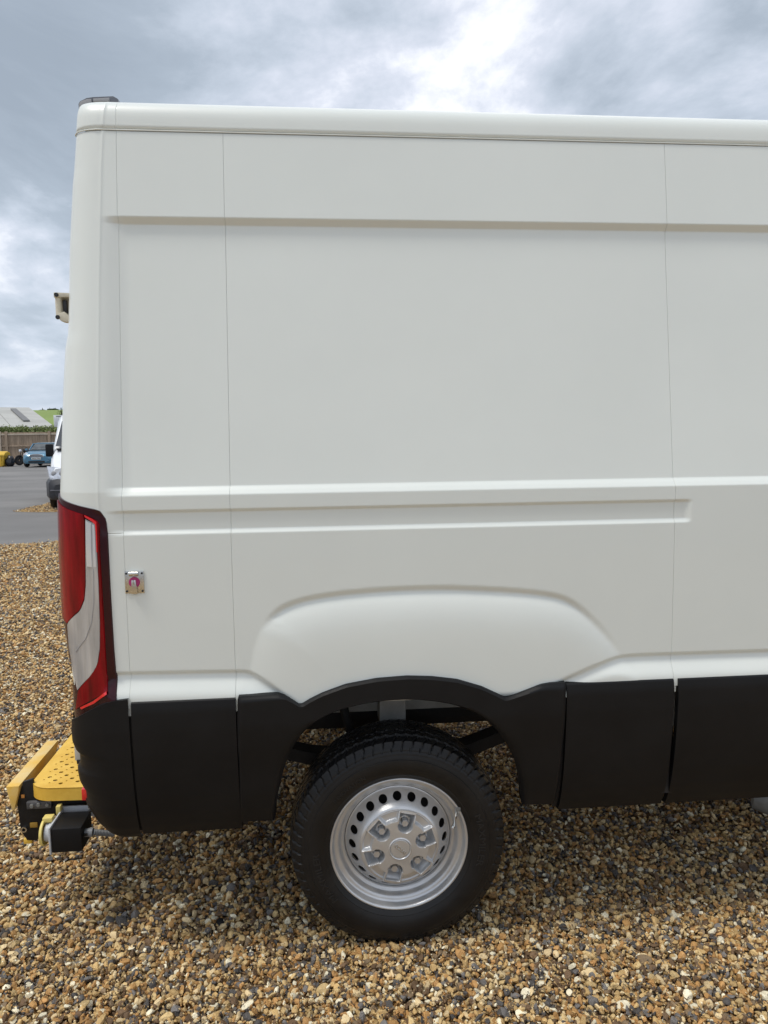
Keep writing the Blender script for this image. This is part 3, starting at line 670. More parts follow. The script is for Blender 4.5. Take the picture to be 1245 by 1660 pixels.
# bolt bracket on the flank
ba, bb = at(204, 925, 0), at(234, 961, 0); bx, bz = (ba[0]+bb[0])/2, (ba[2]+bb[2])/2; by = float(prof(bz))-0.0005
BR = MB().box(bx-0.0275, bx+0.0275, by-0.004, by, bz-0.033, bz+0.033, 0.001).build('lock_bracket', STEEL, VAN); tag(BR, 'small bright steel lock bracket with a pink disc')
MB().lathe([(0.0001, -0.0065), (0.0155, -0.0065), (0.0165, -0.0045), (0.0165, -0.002)], 28, (bx, by, bz)).build('pink_disc', PINK, BR)
MB().tube([(bx-0.013, by-0.007, bz+0.026), (bx+0.013, by-0.007, bz+0.026)], 0.0075, 14).build('hinge_barrel', STEEL, BR)
MB().prism([(bx-0.007, bz+0.008), (bx+0.005, bz+0.008), (bx+0.010, bz-0.034), (bx-0.010, bz-0.034)], 'y', by-0.011, by-0.004, 0.002).build('hasp', STEEL, BR)
MB().box(bx-0.002, bx+0.0005, by-0.018, by-0.011, bz-0.005, bz+0.008, 0.0008).build('hasp_loop', STEEL, BR)
for dx in (-1, 1):
    for dz in (-1, 1):
        MB().lathe([(0.0001, -0.0065), (0.0030, -0.006), (0.0036, -0.0035)], 12, (bx+dx*0.0225, by, bz+dz*0.0265)).build('screw', PLASTIC2, BR)
# rear door hinge
ha, hb = at(88, 475, 0.205), at(107, 523, 0.205); hx0, hx1, hz0, hz1 = ha[0], hb[0], hb[2], ha[2]
HG = MB().box(hx0+0.006, hx1+0.03, 0.22, 0.232, hz0+0.012, hz1-0.004, 0.003).build('door_hinge', HINGEC, VAN)
MB().tube([(hx0+0.011, 0.205, hz0+0.022), (hx0+0.011, 0.205, hz1-0.010)], 0.0095, 14).build('hinge_pin', HINGEC, HG)
MB().prism([(hx0+0.002, hz1), (hx0+0.05, hz1-0.002), (hx0+0.05, hz1-0.014), (hx0+0.002, hz1-0.016)], 'y', 0.19, 0.225, 0.003).build('hinge_arm', HINGEC, HG)
MB().prism([(hx0+0.003, hz0+0.022), (hx0+0.03, hz0+0.032), (hx0+0.05, hz0+0.012), (hx0+0.05, hz0-0.002), (hx0+0.02, hz0+0.002)], 'y', 0.19, 0.225, 0.003).build('hinge_arm', HINGEC, HG)
for zz_ in (hz1-0.008, hz0+0.014):
    MB().lathe([(0.0001, -0.004), (0.0055, -0.004), (0.0068, 0.0), (0.0068, 0.002)], 14, (hx0+0.011, 0.189, zz_)).build('hinge_bolt', PLASTIC2, HG)
MB().box(hx0+0.022, hx0+0.034, 0.206, 0.222, hz0+0.028, hz1-0.02, 0.003).build('hinge_stop', PLASTIC2, HG)
# smoked strip over the rear roof edge
vp = [(127.5, 187), (126.5, 168), (129, 163.5), (140, 158), (150, 156.5), (183, 155), (191.5, 159.5), (191.5, 172), (150, 174), (136, 186)]
vq = [tuple(at(a, b, 0.36)[[0, 2]]) for a, b in vp]
VS = MB().prism(vq, 'y', 0.36, 1.64, 0.006).build('roof_visor', SMOKE, VAN); tag(VS, 'curved smoked grey strip over the rear roof edge')
ve = [tuple(at(a, b, 0.352)[[0, 2]]) for a, b in ((127.8, 178), (128, 168), (131, 164), (141, 160.5), (148, 160), (148, 172), (134, 178))]
MB().prism(ve, 'y', 0.352, 0.358, 0.001).build('visor_end', SMOKELIGHT, VS)
ve = [tuple(at(a, b, 0.352)[[0, 2]]) for a, b in ((151, 159.5), (177, 158), (177, 163), (151, 165))]
MB().prism(ve, 'y', 0.352, 0.358, 0.001).build('visor_panel', SMOKELIGHT, VS)

# ------------------------------------------------------------------ wheel
WX, WY, WZ = 0.4035, 0.020, 0.343
def build_tyre(parent):
    prof_ = [(0.2215, 0.020), (0.2245, 0.0145), (0.229, 0.012), (0.236, 0.0075), (0.2375, 0.0064), (0.239, 0.0069), (0.250, 0.002), (0.262, -0.001), (0.276, -0.002), (0.288, -0.0005), (0.2900, -0.0002), (0.2915, 0.0022), (0.293, 0.0026), (0.302, 0.0036), (0.304, 0.0048), (0.306, 0.0046), (0.314, 0.0078), (0.316, 0.0092), (0.318, 0.0090), (0.326, 0.0135), (0.333, 0.0195)]
    tread = []
    for t in np.linspace(0, 1, 56): 
        s = -1+2*t; tread.append((0.3515-0.009*abs(s)**3.2, 0.112+s*0.088))
    rest = [(0.330, 0.207), (0.30, 0.222), (0.26, 0.225), (0.2215, 0.205)]
    pr = prof_+tread+rest; n0 = len(prof_); n1_ = n0+len(tread); TH = 900
    th = np.linspace(0, 2*math.pi, TH, endpoint=False)
    r_ = np.array([p[0] for p in pr])[:, None]*np.ones((1, TH)); y = np.array([p[1] for p in pr])[:, None]*np.ones((1, TH))
    ph = th[None, :]
    NB = 66
    saw = np.abs(((ph*NB/(2*math.pi)) % 1.0)-0.5)*2
    depth = np.zeros_like(r_)
    for yc, am, fr, wd in ((0.056, 0.0045, NB, 0.0040), (0.090, 0.006, NB, 0.0038), (0.134, 0.006, NB, 0.0038), (0.168, 0.0045, NB, 0.0040)):
        zig = yc+am*(2*np.abs(((ph*fr/(2*math.pi)+yc*7) % 1.0)-0.5)-0.5)*2
        depth = np.maximum(depth, 0.0085*(1-sstep(wd*0.6, wd*1.25, np.abs(y-zig))))
    lat = np.abs((((ph+(y-0.05)*1.8)*NB/(2*math.pi)) % 1.0)-0.5)*2*math.pi/NB*0.35
    depth = np.maximum(depth, 0.0075*(1-sstep(0.0014, 0.0032, lat))*((y < 0.052) | (y > 0.172)))
    lat2 = np.abs((((ph-(y-0.11)*5)*NB/(2*math.pi)+.3) % 1.0)-0.5)*2*math.pi/NB*0.35
    depth = np.maximum(depth, 0.0045*(1-sstep(0.0006, 0.0016, lat2))*((y >= 0.056) & (y <= 0.168)))
    tr = np.zeros_like(r_); tr[n0:n1_] = 1
    r_ = r_-depth*tr
    # shoulder slits run down on to the sidewall
    sh_ = np.zeros_like(r_); sh_[n0-5:n0] = np.array([0.25, 0.6, 0.8, 1, 1])[:, None]
    y = y+sh_*0.0035*(1-sstep(0.0014, 0.0034, lat)); r_ = r_-sh_*0.002*(1-sstep(0.0014, 0.0034, lat))
    fine = np.abs((((ph)*NB*5/(2*math.pi)) % 1.0)-0.5)*2
    sh2 = np.zeros_like(r_); sh2[n0-4:n0-1] = 1; y = y+sh2*0.0007*(fine < 0.35)
    # ground flattening
    X = WX+r_*np.cos(ph); Z = WZ+r_*np.sin(ph); Z = np.maximum(Z, -0.004)
    return grid_obj('tyre', np.stack([X, WY+y-0.02+0.0, Z], -1), RUBBER, parent, closed_u=True, angle=40)
WHEEL = empty('wheel', (WX, WY, WZ), None, None); WHEEL['world_space'] = True
WHEEL.parent = VAN; WHEEL.matrix_parent_inverse = Matrix.Translation(VAN.location).inverted()
TYRE = build_tyre(WHEEL)
def text_mesh(s, size, ext, align='CENTER'):
    cu = bpy.data.curves.new('lettering', 'FONT'); cu.body = s; cu.size = size; cu.extrude = ext; cu.align_x = align; cu.align_y = 'CENTER'; cu.resolution_u = 3
    to = bpy.data.objects.new('lettering', cu); C.objects.link(to); dg = bpy.context.evaluated_depsgraph_get(); dg.update()
    me = bpy.data.meshes.new_from_object(to.evaluated_get(dg)); v = np.array([q.co[:] for q in me.vertices]); f = [tuple(p.vertices) for p in me.polygons]
    bpy.data.objects.remove(to); bpy.data.curves.remove(cu); bpy.data.meshes.remove(me); return v, f
def arc_text(s, size, rad, mid, ysurf, parent, stretch=1.0):
    v, f = text_mesh(s, size, 0.0013); a = mid-v[:, 0]*stretch/rad; r_ = rad+v[:, 1]
    vv = np.stack([WX+r_*np.cos(a), ysurf-v[:, 2], WZ+r_*np.sin(a)], 1); obj('tyre_lettering', vv, f, RUBBER2, parent.parent, smooth=False)
arc_text('MAXMILER', 0.030, 0.266, R(2), WY-0.0215, TYRE, 1.25)
arc_text('MAXMILER', 0.030, 0.266, R(200), WY-0.0215, TYRE, 1.25)
arc_text('INNOVATION', 0.018, 0.262, R(128), WY-0.0212, TYRE, 1.1)
# steel rim
rim = [(0.2150, 0.020), (0.2215, 0.010), (0.2235, 0.002), (0.2232, -0.003), (0.2210, -0.0055), (0.2170, -0.0045), (0.2135, 0.000), (0.2115, 0.008), (0.2105, 0.016), (0.2085, 0.0195), (0.2030, 0.0215), (0.1975, 0.0225), (0.1935, 0.026), (0.1900, 0.033), (0.1880, 0.040), (0.1840, 0.0425), (0.1790, 0.0435), (0.1755, 0.046), (0.1735, 0.053), (0.1720, 0.085), (0.1720, 0.19)]
RIM = MB().lathe([(a, WY+b-0.0) for a, b in rim], 160, (WX, 0, WZ)).build('rim', WHEELSILVER, WHEEL, angle=70)
# disc: profile (radius -> depth) with twenty round holes
_dr = np.array([0.0, 0.095, 0.110, 0.118, 0.124, 0.129, 0.134, 0.140, 0.150, 0.160, 0.166, 0.1700, 0.1722]); _dy = np.array([0.020, 0.020, 0.004, -0.010, -0.0105, -0.0065, 0.000, 0.009, 0.024, 0.038, 0.046, 0.0495, 0.050])
def dy(r_): return np.interp(r_, _dr, _dy)
NH = 20; v = []; f = []
def ring_add(pr, m=240):
    s0 = len(v)
    for r_ in pr:
        for k in range(m): a = 2*math.pi*k/m; v.append((WX+r_*math.cos(a), WY+float(dy(r_)), WZ+r_*math.sin(a)))
    for i in range(len(pr)-1):
        for k in range(m): f.append((s0+i*m+k, s0+i*m+(k+1) % m, s0+(i+1)*m+(k+1) % m, s0+(i+1)*m+k))
ring_add(np.r_[0.02, np.linspace(0.09, 0.135, 22)]); ring_add(np.linspace(0.165, 0.1722, 6))
m = 24
for h in range(NH):
    a0 = R(90)+2*math.pi*h/NH+0.02; ha_ = math.pi/NH; base = len(v)
    for ring_ in range(5):
        for k in range(m):
            t = 2*math.pi*k/m; cx_, cy_ = math.cos(t), math.sin(t); sc = 1/max(abs(cx_), abs(cy_))
            hx_, hy_ = 0.0142*cx_, 0.0104*cy_; sq = (ha_*0.150*cx_*sc, 0.0150*cy_*sc)
            q = (ring_-1)/3
            if ring_ == 0: ux, uy, back = hx_, hy_, 0.006
            else: ux, uy, back = hx_*(1-q)+sq[0]*q, hy_*(1-q)+sq[1]*q, 0.0
            r_ = 0.150+uy; ang = a0+ux/0.150
            v.append((WX+r_*math.cos(ang), WY+float(dy(r_))+back, WZ+r_*math.sin(ang)))
    for ring_ in range(4):
        for k in range(m): f.append((base+ring_*m+k, base+ring_*m+(k+1) % m, base+(ring_+1)*m+(k+1) % m, base+(ring_+1)*m+k))
o = obj('wheel_disc', v, f, WHEELSILVER, WHEEL, angle=60)
MB().lathe([(0.0001, 0.10), (0.171, 0.10)], 48, (WX, WY, WZ)).build('brake_drum', UNDER, WHEEL)
# star-shaped hub cover
rr = np.r_[0.0005, 0.006, 0.012, 0.018, 0.023, np.linspace(0.0255, 0.0345, 10), np.linspace(0.036, 0.124, 76)]; th = np.linspace(0, 2*math.pi, 600, endpoint=False)
RR, TT = np.meshgrid(rr, th, indexing='ij'); arm0 = R(77)
RS = RR; RR = RS/1.055
al = (TT-arm0+math.pi/6) % (math.pi/3)-math.pi/6; l = RR*np.cos(al); q = np.abs(RR*np.sin(al))
h = 0.028-0.005*(RR/0.118)**2
armm = 1-sstep(0.0265, 0.0300, q-0.10*np.maximum(0, 0.075-l))
inner = 1-sstep(0.0860, 0.0905, RR+0.0)
body = np.maximum(armm, inner)
h = h-0.0165*(1-body)                                  # windows between the arms
h = h-0.005*sstep(0.088, 0.118, RR)*body
lip = np.exp(-((RR-0.1135)/0.002)**2)*(1-armm)*0.004; h = h+lip
pw = 0.0200+0.10*np.maximum(0, l-0.075); inpock = np.where(l < 0.0735, np.hypot(l-0.0735, q)-0.0228, q-pw)
pk = (1-sstep(-0.0030, 0.0010, inpock))*(1-sstep(0.1055, 0.1085, l)); fl = np.interp(l, [0.0, 0.083, 0.092, 0.108], [0.040, 0.040, 0.032, 0.006])
h = h-pk*fl
h = h+0.0025*np.exp(-((RR-0.0325)/0.0018)**2)+0.001*(RR < 0.029)-0.0018*np.exp(-((RR-0.0295)/0.0009)**2)
h = np.where(RR > 0.1172, -0.002, h); RR = RS
HUB = grid_obj('hub_cover', np.stack([WX+RR*np.cos(TT), WY-h, WZ+RR*np.sin(TT)], -1), WHEELSILVER, WHEEL, closed_u=True, angle=50)
v, f = text_mesh('IVECO', 0.0150, 0.0012); ca, sa = math.cos(R(138)), math.sin(R(138))
v[:, 0] *= 1.02
obj('hub_lettering', np.stack([WX+v[:, 0]*ca-v[:, 1]*sa, WY-0.0298-v[:, 2], WZ+v[:, 0]*sa+v[:, 1]*ca], 1), f, STEEL, WHEEL, smooth=False)
for k in range(6):
    a = arm0+k*math.pi/3; cx_, cz_ = WX+0.0775*math.cos(a), WZ+0.0775*math.sin(a)
    bmb = MB().lathe([(0.0001, -0.013), (0.0108, -0.013), (0.0122, -0.011), (0.0122, 0.016)], 6, (cx_, WY, cz_))
    bmb.lathe([(0.0124, 0.008), (0.0165, 0.0085), (0.017, 0.018)], 24, (cx_, WY, cz_)); bmb.build('wheel_bolt', WHEELSILVER, WHEEL, angle=30)
va, vb = at(741, 1312, WY-0.0), at(733, 1339, WY-0.0)
MB().tube([(va[0], WY+0.012, va[2]-0.012), (va[0]-0.004, WY-0.004, va[2]-0.022), (vb[0]+0.002, WY-0.010, vb[2]+0.006), (vb[0], WY-0.012, vb[2])], [0.0048, 0.0042, 0.0052, 0.0052], 12).build('valve', STEEL, WHEEL)
MB().box(va[0]-0.004, va[0]+0.010, WY-0.0085, WY-0.003, va[2]-0.004, va[2]+0.010, 0.002).build('balance_weight', GREYMETAL, WHEEL)
# far rear wheel
W2 = bpy.data.objects.new('wheel', None); C.objects.link(W2); W2.parent = VAN; W2.location = (WX, 2.0-WY-1.0, WZ); W2.rotation_euler = (0, 0, math.pi)
for nm in (TYRE, RIM):
    c_ = nm.copy(); C.objects.link(c_); c_.parent = W2; c_.matrix_parent_inverse = Matrix.Translation((-WX, -WY, -WZ))

# ------------------------------------------------------------------ step and tow gear at the rear (fixed to the van)
STEP = bpy.data.objects.new('rear_step', None); C.objects.link(STEP); STEP['world_space'] = True; STEP.location = (-0.75, 0.5, 0.44); STEP.parent = VAN; STEP.matrix_parent_inverse = Matrix.Translation(VAN.location).inverted()
tag(STEP, 'yellow perforated step with a yellow edge bar')
ZT = 0.470
# tread outline with a rounded near corner, holes cut as real openings
ta, tb = gr(53.5, 1266, ZT), gr(116, 1189, ZT)
xl = ta[0]; yn = gr(95, 1277, ZT)[1]-0.0; xR = -0.52; yF = 1.15
def tread():
    outer = [(xR, yn-0.012)]
    for k in range(9):
        a = -math.pi/2-k*math.pi/16; outer.append((xl+0.085+0.085*math.cos(a), yn+0.07+0.07*math.sin(a)))
    outer += [(xl, yF), (xR, yF)]
    bm = bmesh.new(); vs = [bm.verts.new((x, y, ZT)) for x, y in outer]; es = [bm.edges.new((vs[i], vs[(i+1) % len(vs)])) for i in range(len(vs))]
    A0, B0, C0 = gr(72.3, 1254.9, ZT), gr(80.9, 1259.8, ZT), gr(82.2, 1242.3, ZT); va_, vb_ = B0-A0, C0-A0
    for i_ in range(-40, 60):
        for j_ in range(-40, 60):
            for big, q in ((True, A0+va_*i_+vb_*j_), (False, A0+va_*(i_+.5)+vb_*(j_+.5))):
                x, y = q[0], q[1]
                if not (xl+0.028 < x < xR-0.02 and yn+0.030 < y < yF-0.03): continue
                if x < xl+0.085 and y < yn+0.07 and math.hypot(x-xl-.085, y-yn-.07) > 0.058: continue
                ra, rb = (0.0078, 0.0068) if big else (0.0036, 0.0033)
                c_ = [bm.verts.new((x+ra*math.cos(2*math.pi*k/10), y+rb*math.sin(2*math.pi*k/10), ZT)) for k in range(10)]
                es += [bm.edges.new((c_[k], c_[(k+1) % 10])) for k in range(10)]
    bmesh.ops.triangle_fill(bm, use_beauty=True, use_dissolve=False, edges=es)
    # drop filled hole discs
    bmesh.ops.recalc_face_normals(bm, faces=bm.faces[:])
    if sum(f.normal.z for f in bm.faces) < 0: bmesh.ops.reverse_faces(bm, faces=bm.faces[:])
    g_ = bmesh.ops.extrude_face_region(bm, geom=bm.faces[:])
    for e in g_['geom']:
        if isinstance(e, bmesh.types.BMVert): e.co.z -= 0.004
    mb = MB(); mb.bm(bm)
    # turned-down skirt
    sk = outer[:-1]; n = len(sk); top = [(x, y, ZT) for x, y in sk]; bot = [(x, y, ZT-0.046) for x, y in sk]
    mb.add(top+bot, [(i, i+1, n+i+1, n+i) for i in range(n-1)])
    inn = [(x+0.004, y+0.004, ZT-0.046) for x, y in sk]; intop = [(x+0.004, y+0.004, ZT-0.005) for x, y in sk]
    mb.add(bot+inn+intop, [(i, i+1, n+i+1, n+i) for i in range(n-1)]+[(n+i, n+i+1, 2*n+i+1, 2*n+i) for i in range(n-1)])
    return mb
tread().build('tread_plate', YELLOW, STEP, angle=30)
# edge bar
e0, e1 = gr(20, 1264, ZT), gr(38, 1268, ZT); f0 = gr(86, 1203.5, ZT)
w_ = 0.042; yb0 = 0.30; yb1 = f0[1]+0.02
xbar = e0[0]
MB().prism([(xbar, ZT), (xbar+w_, ZT), (xbar+w_-0.002, ZT-0.02), (xbar+0.022, ZT-0.085), (xbar+0.014, ZT-0.085)], 'y', yb0, yb1, 0.0015).build('edge_bar', YELLOWTOP, STEP)
br = [(27.5, 1300), (37, 1268), (53, 1263), (56, 1283), (72, 1292), (140, 1297), (140, 1312), (100, 1313), (80, 1320), (70, 1335), (66, 1354), (60, 1363), (44, 1362), (34, 1348)]
bq = [tuple(at(a, b, 0.315)[[0, 2]]) for a, b in br]
MB().prism(bq, 'y', 0.315, 0.327, 0.0012).build('side_bracket', BLACKSTEEL, STEP)
bq2 = [(x, z) for x, z in bq]
MB().prism(bq2, 'y', 1.02, 1.03, 0.0012).build('side_bracket', BLACKSTEEL, STEP)
MB().box(xbar+0.10, -0.5, 0.34, 1.15, 0.335, 0.40, 0.004).build('cross_beam', BLACKSTEEL, STEP)
DULLBAR = mat('dull_bar', (0.10, 0.10, 0.105), 0.5, metal=0.3, var=0.4, var_scale=30)
q = at(50, 1299, 0.31); q2 = at(85, 1306, 0.31)
MB().box(q[0]-0.012, q2[0], 0.300, 0.315, q2[2]-0.004, q[2]+0.002, 0.003).build('bracket_bar', DULLBAR, STEP)
for (a, b) in ((52, 1306), (63, 1304), (77, 1304)):
    q = at(a, b, 0.300); MB().lathe([(0.0001, -0.007), (0.006, -0.007), (0.007, -0.004), (0.007, 0.003)], 8, (q[0], 0.300, q[2])).build('bolt', GREYMETAL, STEP)
q = at(37, 1291, 0.313); MB().box(q[0]-0.0055, q[0]+0.0055, 0.312, 0.3165, q[2]-0.006, q[2]+0.006, 0.001).build('orange_tab', mat('orange_tab', (0.6, 0.26, 0.06), 0.5), STEP)
q = at(39.5, 1344, 0.312); MB().lathe([(0.0055, -0.006), (0.010, -0.006), (0.0105, 0.0), (0.0105, 0.004)], 18, (q[0], 0.312, q[2])).build('bracket_bush', STEEL, STEP)
q = at(56, 1337, 0.315); MB().box(q[0]-0.014, q[0]+0.012, 0.309, 0.3155, q[2]-0.008, q[2]+0.010, 0.003).build('yellow_tab', mat('dull_yellow_tab', (0.34, 0.2, 0.03), 0.5), STEP)
q = at(46, 1363, 0.325); MB().box(q[0]-0.014, q[0]+0.014, 0.318, 0.36, q[2]-0.008, q[2]+0.010, 0.003).build('yellow_tab', YELLOW, STEP)
# socket box
BY = 0.16
p00, p10 = at(84, 1385, BY), at(131, 1342, BY)
bxl, bxr, bz0, bz1 = p00[0], p10[0], p00[2]+0.004, p10[2]
SB = MB().box(bxl, bxr, BY, BY+0.11, bz0, bz1, 0.004).build('socket_box', PLASTIC, STEP if False else VAN); tag(SB, 'black trailer socket box with a grey round socket and yellow cap')
SB_PLATE = MB().box(bxl-0.006, bxl-0.0005, BY-0.004, BY+0.135, bz0-0.004, bz1+0.006, 0.001).build('mounting_plate', SOCKETGREY, SB)
MB().box(bxl-0.004, bxr+0.03, BY+0.128, BY+0.134, bz1-0.03, bz1+0.010, 0.001).build('plate_flange', SOCKETGREY, SB)
zc_ = (bz0+bz1)/2+0.004
MB().lathe([(0.0001, -0.034), (0.024, -0.034), (0.030, -0.032), (0.030, -0.020), (0.034, -0.020), (0.034, -0.012), (0.039, -0.011), (0.039, -0.0065)], 32, (bxl, BY+0.055, zc_), 'x').build('socket', SOCKETGREY, SB)
MB().lathe([(0.0001, -0.046), (0.036, -0.046), (0.043, -0.043), (0.044, -0.036), (0.041, -0.034)], 32, (bxl, BY+0.055, zc_), 'x').build('socket_cap', COVERYEL, SB)
MB().box(bxl-0.042, bxl-0.010, BY+0.045, BY+0.075, zc_+0.036, zc_+0.052, 0.004).build('cap_hinge', COVERYEL, SB)
q = at(93, 1315, BY+0.10); MB().box(q[0]-0.006, q[0]+0.010, BY+0.10, BY+0.125, q[2]-0.014, q[2]+0.016, 0.004).build('cap_tab', COVERYEL, SB)
for dz in (0.022, -0.024): MB().lathe([(0.0001, -0.009), (0.0035, -0.009), (0.004, -0.006)], 8, (bxl, BY+0.012, zc_+dz), 'x').build('socket_screw', PLASTIC2, SB)
c0, c1 = at(133, 1350, BY+0.04), at(151, 1349, BY+0.04)
CON = MB().tube([(c0[0]-0.004, BY+0.04, c0[2]), (c1[0]-0.012, BY+0.04, c1[2]), (c1[0]-0.010, BY+0.04, c1[2]), (c1[0], BY+0.04, c1[2])], [0.0135, 0.0135, 0.0155, 0.0145], 18).build('cable_plug', mat('grey_plug', (0.2, 0.21, 0.22), 0.45), SB)
MB().box(c0[0]+0.010, c0[0]+0.022, BY+0.024, BY+0.03, c0[2]-0.004, c0[2]+0.005, 0.001).build('plug_clip', PLASTIC2, SB)
c2 = at(172, 1356, BY+0.06); hp = []; hr = []
for k in range(29):
    t = k/28; p = np.array([c1[0], BY+0.04, c1[2]])*(1-t)+np.array([c2[0]+0.02, BY+0.08, c2[2]-0.004])*t; hp.append(tuple(p)); hr.append(0.0105 if k % 2 else 0.0085)
MB().tube(hp, hr, 14).build('corrugated_hose', mat('grey_hose', (0.13, 0.135, 0.14), 0.5), SB)
MB().tube([(bxr-0.005, BY+0.10, bz1+0.008), (bxr+0.03, BY+0.11, bz1+0.012), (bxr+0.06, BY+0.13, bz1-0.02)], 0.011, 10).build('cable', PLASTIC2, SB)
MB().box(bxr-0.01, bxr+0.012, BY+0.14, BY+0.16, bz1, 0.45, 0.002).box(bxr-0.004, bxr+0.3, BY+0.16, BY+0.18, 0.34, 0.40, 0.002).build('socket_bracket', GREYMETAL, SB)

# ------------------------------------------------------------------ things behind: white van, blue car, motorbike, bin, fence, sheds, hill
GLASS = mat('dark_car_glass', (0.03, 0.035, 0.04), 0.06, coat=1.0, spec=0.8)
GLASSL = mat('pale_windscreen', (0.10, 0.11, 0.115), 0.25, coat=0.25, spec=0.3, var=0.4, var_scale=3)
WHITEP = mat('white_van_paint', (0.80, 0.82, 0.84), 0.3, coat=0.6, var=0.02)
GREYBUMP = mat('grey_bumper', (0.035, 0.036, 0.042), 0.5, var=0.1)
LAMP = mat('headlamp_glass', (0.66, 0.68, 0.72), 0.12, metal=0.5, coat=1.0, var=0.35, var_scale=9)
BLUEP = mat('blue_car_paint', (0.075, 0.21, 0.32), 0.28, metal=0.25, coat=1.0)
CHROME = mat('chrome_trim', (0.6, 0.6, 0.6), 0.15, metal=1.0)
PLATE = mat('number_plate_white', (0.78, 0.78, 0.74), 0.4); PLATEINK = mat('plate_ink', (0.03, 0.03, 0.03), 0.5)
ALLOY = mat('car_wheel_grey', (0.35, 0.36, 0.37), 0.35, metal=0.7)
def half(sections, name, material, parent, caps=True, angle=35):
    """loft of mirrored half outlines: sections = [(y, [(x, z), ...bottom to top])]"""
    v = []; f = []
    for y, pr in sections:
        ring_ = [(x, y, z) for x, z in pr]+[(-x, y, z) for x, z in pr[::-1]]; v += ring_
    n = 2*len(sections[0][1])
    for i in range(len(sections)-1):
        for k in range(n): f.append((i*n+k, i*n+(k+1) % n, (i+1)*n+(k+1) % n, (i+1)*n+k))
    if caps: f.append(tuple(range(n))); f.append(tuple((len(sections)-1)*n+k for k in range(n))[::-1])
    m_ = MB().add(v, f); return m_.build(name, material, parent, angle=angle)
def car_wheel(parent, x, y, r_, wd):
    s = 1 if x > 0 else -1
    e = MB().lathe([(r_*.62, -wd/2), (r_*.93, -wd/2), (r_, -wd*.32), (r_, wd*.32), (r_*.93, wd/2), (r_*.62, wd/2)], 28, (x, y, r_), 'x').build('wheel', RUBBER, parent)
    m_ = MB().lathe([(0.0001, 0.0), (r_*.22, 0.0), (r_*.25, -.03), (r_*.55, -.035), (r_*.64, 0.0)], 24, (x+s*wd*.42, y, r_), 'x')
    m_.build('rim', ALLOY, e)
# --- white van behind
tq = gr(92, 821)
TV = empty('panel_van', (at(75.5, 785, tq[1]-0.6)[0]+1.055, tq[1]-0.68, -0.012), 'white van with dark grey bumper, mostly hidden behind the rear corner of the large van', 'van', rot=R(15))
def box_sec(w_, z0, z1, rr_=0.08, tum=0.0):
    return [(w_*.80, z0), (w_-rr_*.5, z0+rr_*.3), (w_, z0+rr_), (w_-tum*.5, (z0+z1)/2), (w_-tum, z1-rr_), (w_-tum-rr_*.4, z1-rr_*.3), (w_*.72-tum, z1)]
half([(0.10, box_sec(.86, .62, .98, .1, .05)), (0.30, box_sec(.93, .55, 1.10, .12, .06)), (0.70, box_sec(.97, .5, 1.30, .12, .08)), (1.00, box_sec(.98, .5, 1.42, .14, .12))], 'bonnet', WHITEP, TV)
half([(0.99, box_sec(.98, .45, 1.42, .14, .1)), (1.30, box_sec(.98, .42, 1.80, .14, .16)), (1.62, box_sec(.985, .42, 2.12, .2, .2)), (2.0, box_sec(.985, .42, 2.28, .2, .2)), (4.9, box_sec(.985, .42, 2.30, .2, .2)), (5.0, box_sec(.96, .5, 2.26, .2, .2))], 'body', WHITEP, TV)
half([(-0.02, box_sec(.80, .26, .62, .1, -.02)), (0.06, box_sec(.93, .22, .72, .1, 0)), (0.35, box_sec(1.005, .22, .74, .1, 0)), (0.62, box_sec(1.0, .26, .74, .08, 0))], 'bumper', GREYBUMP, TV)
MB().box(-.9, .9, -.035, .02, .455, .475, .006).build('bumper_strip', mat('grey_strip', (.16, .16, .18), .45), TV)
MB().box(-.52, .52, 0.02, 0.14, .70, .99, .02).build('grille', PLASTIC2, TV)
for s in (-1, 1):
    hl = MB().add([(s*.90, .10, .74), (s*.52, .045, .70), (s*.53, .075, .96), (s*.955, .22, 1.02), (s*.97, .30, .78), (s*.5, .2, .8)], [(0, 1, 2, 3), (0, 3, 4), (1, 5, 2)]).build('headlight', LAMP, TV)
    for cx_ in (.64, .80): MB().lathe([(0.0001, -.012), (.05, -.006), (.07, 0.01)], 16, (s*cx_, .075+(cx_-.6)*.15, .84)).build('reflector', SMOKELIGHT, hl)
    car_wheel(TV, s*.86, .80, .335, .20); car_wheel(TV, s*.86, 4.0, .335, .20)
    mh = MB().box(s*.94-.09, s*.94+.09, .92, 1.02, 1.22, 1.52, .035).build('wing_mirror', PLASTIC, TV)
    MB().tube([(s*.95, 1.0, 1.35), (s*.97, .97, 1.35)], .03, 8).build('mirror_arm', PLASTIC, mh)
MB().add([(-.80, 1.03, 1.47), (.80, 1.03, 1.47), (.66, 1.58, 2.08), (-.66, 1.58, 2.08)], [(0, 1, 2, 3)]).build('windscreen', GLASS, TV, smooth=False).location.y = -0.10
MB().box(-.78, .78, .80, 1.0, 1.385, 1.42, .01).build('scuttle', PLASTIC2, TV)
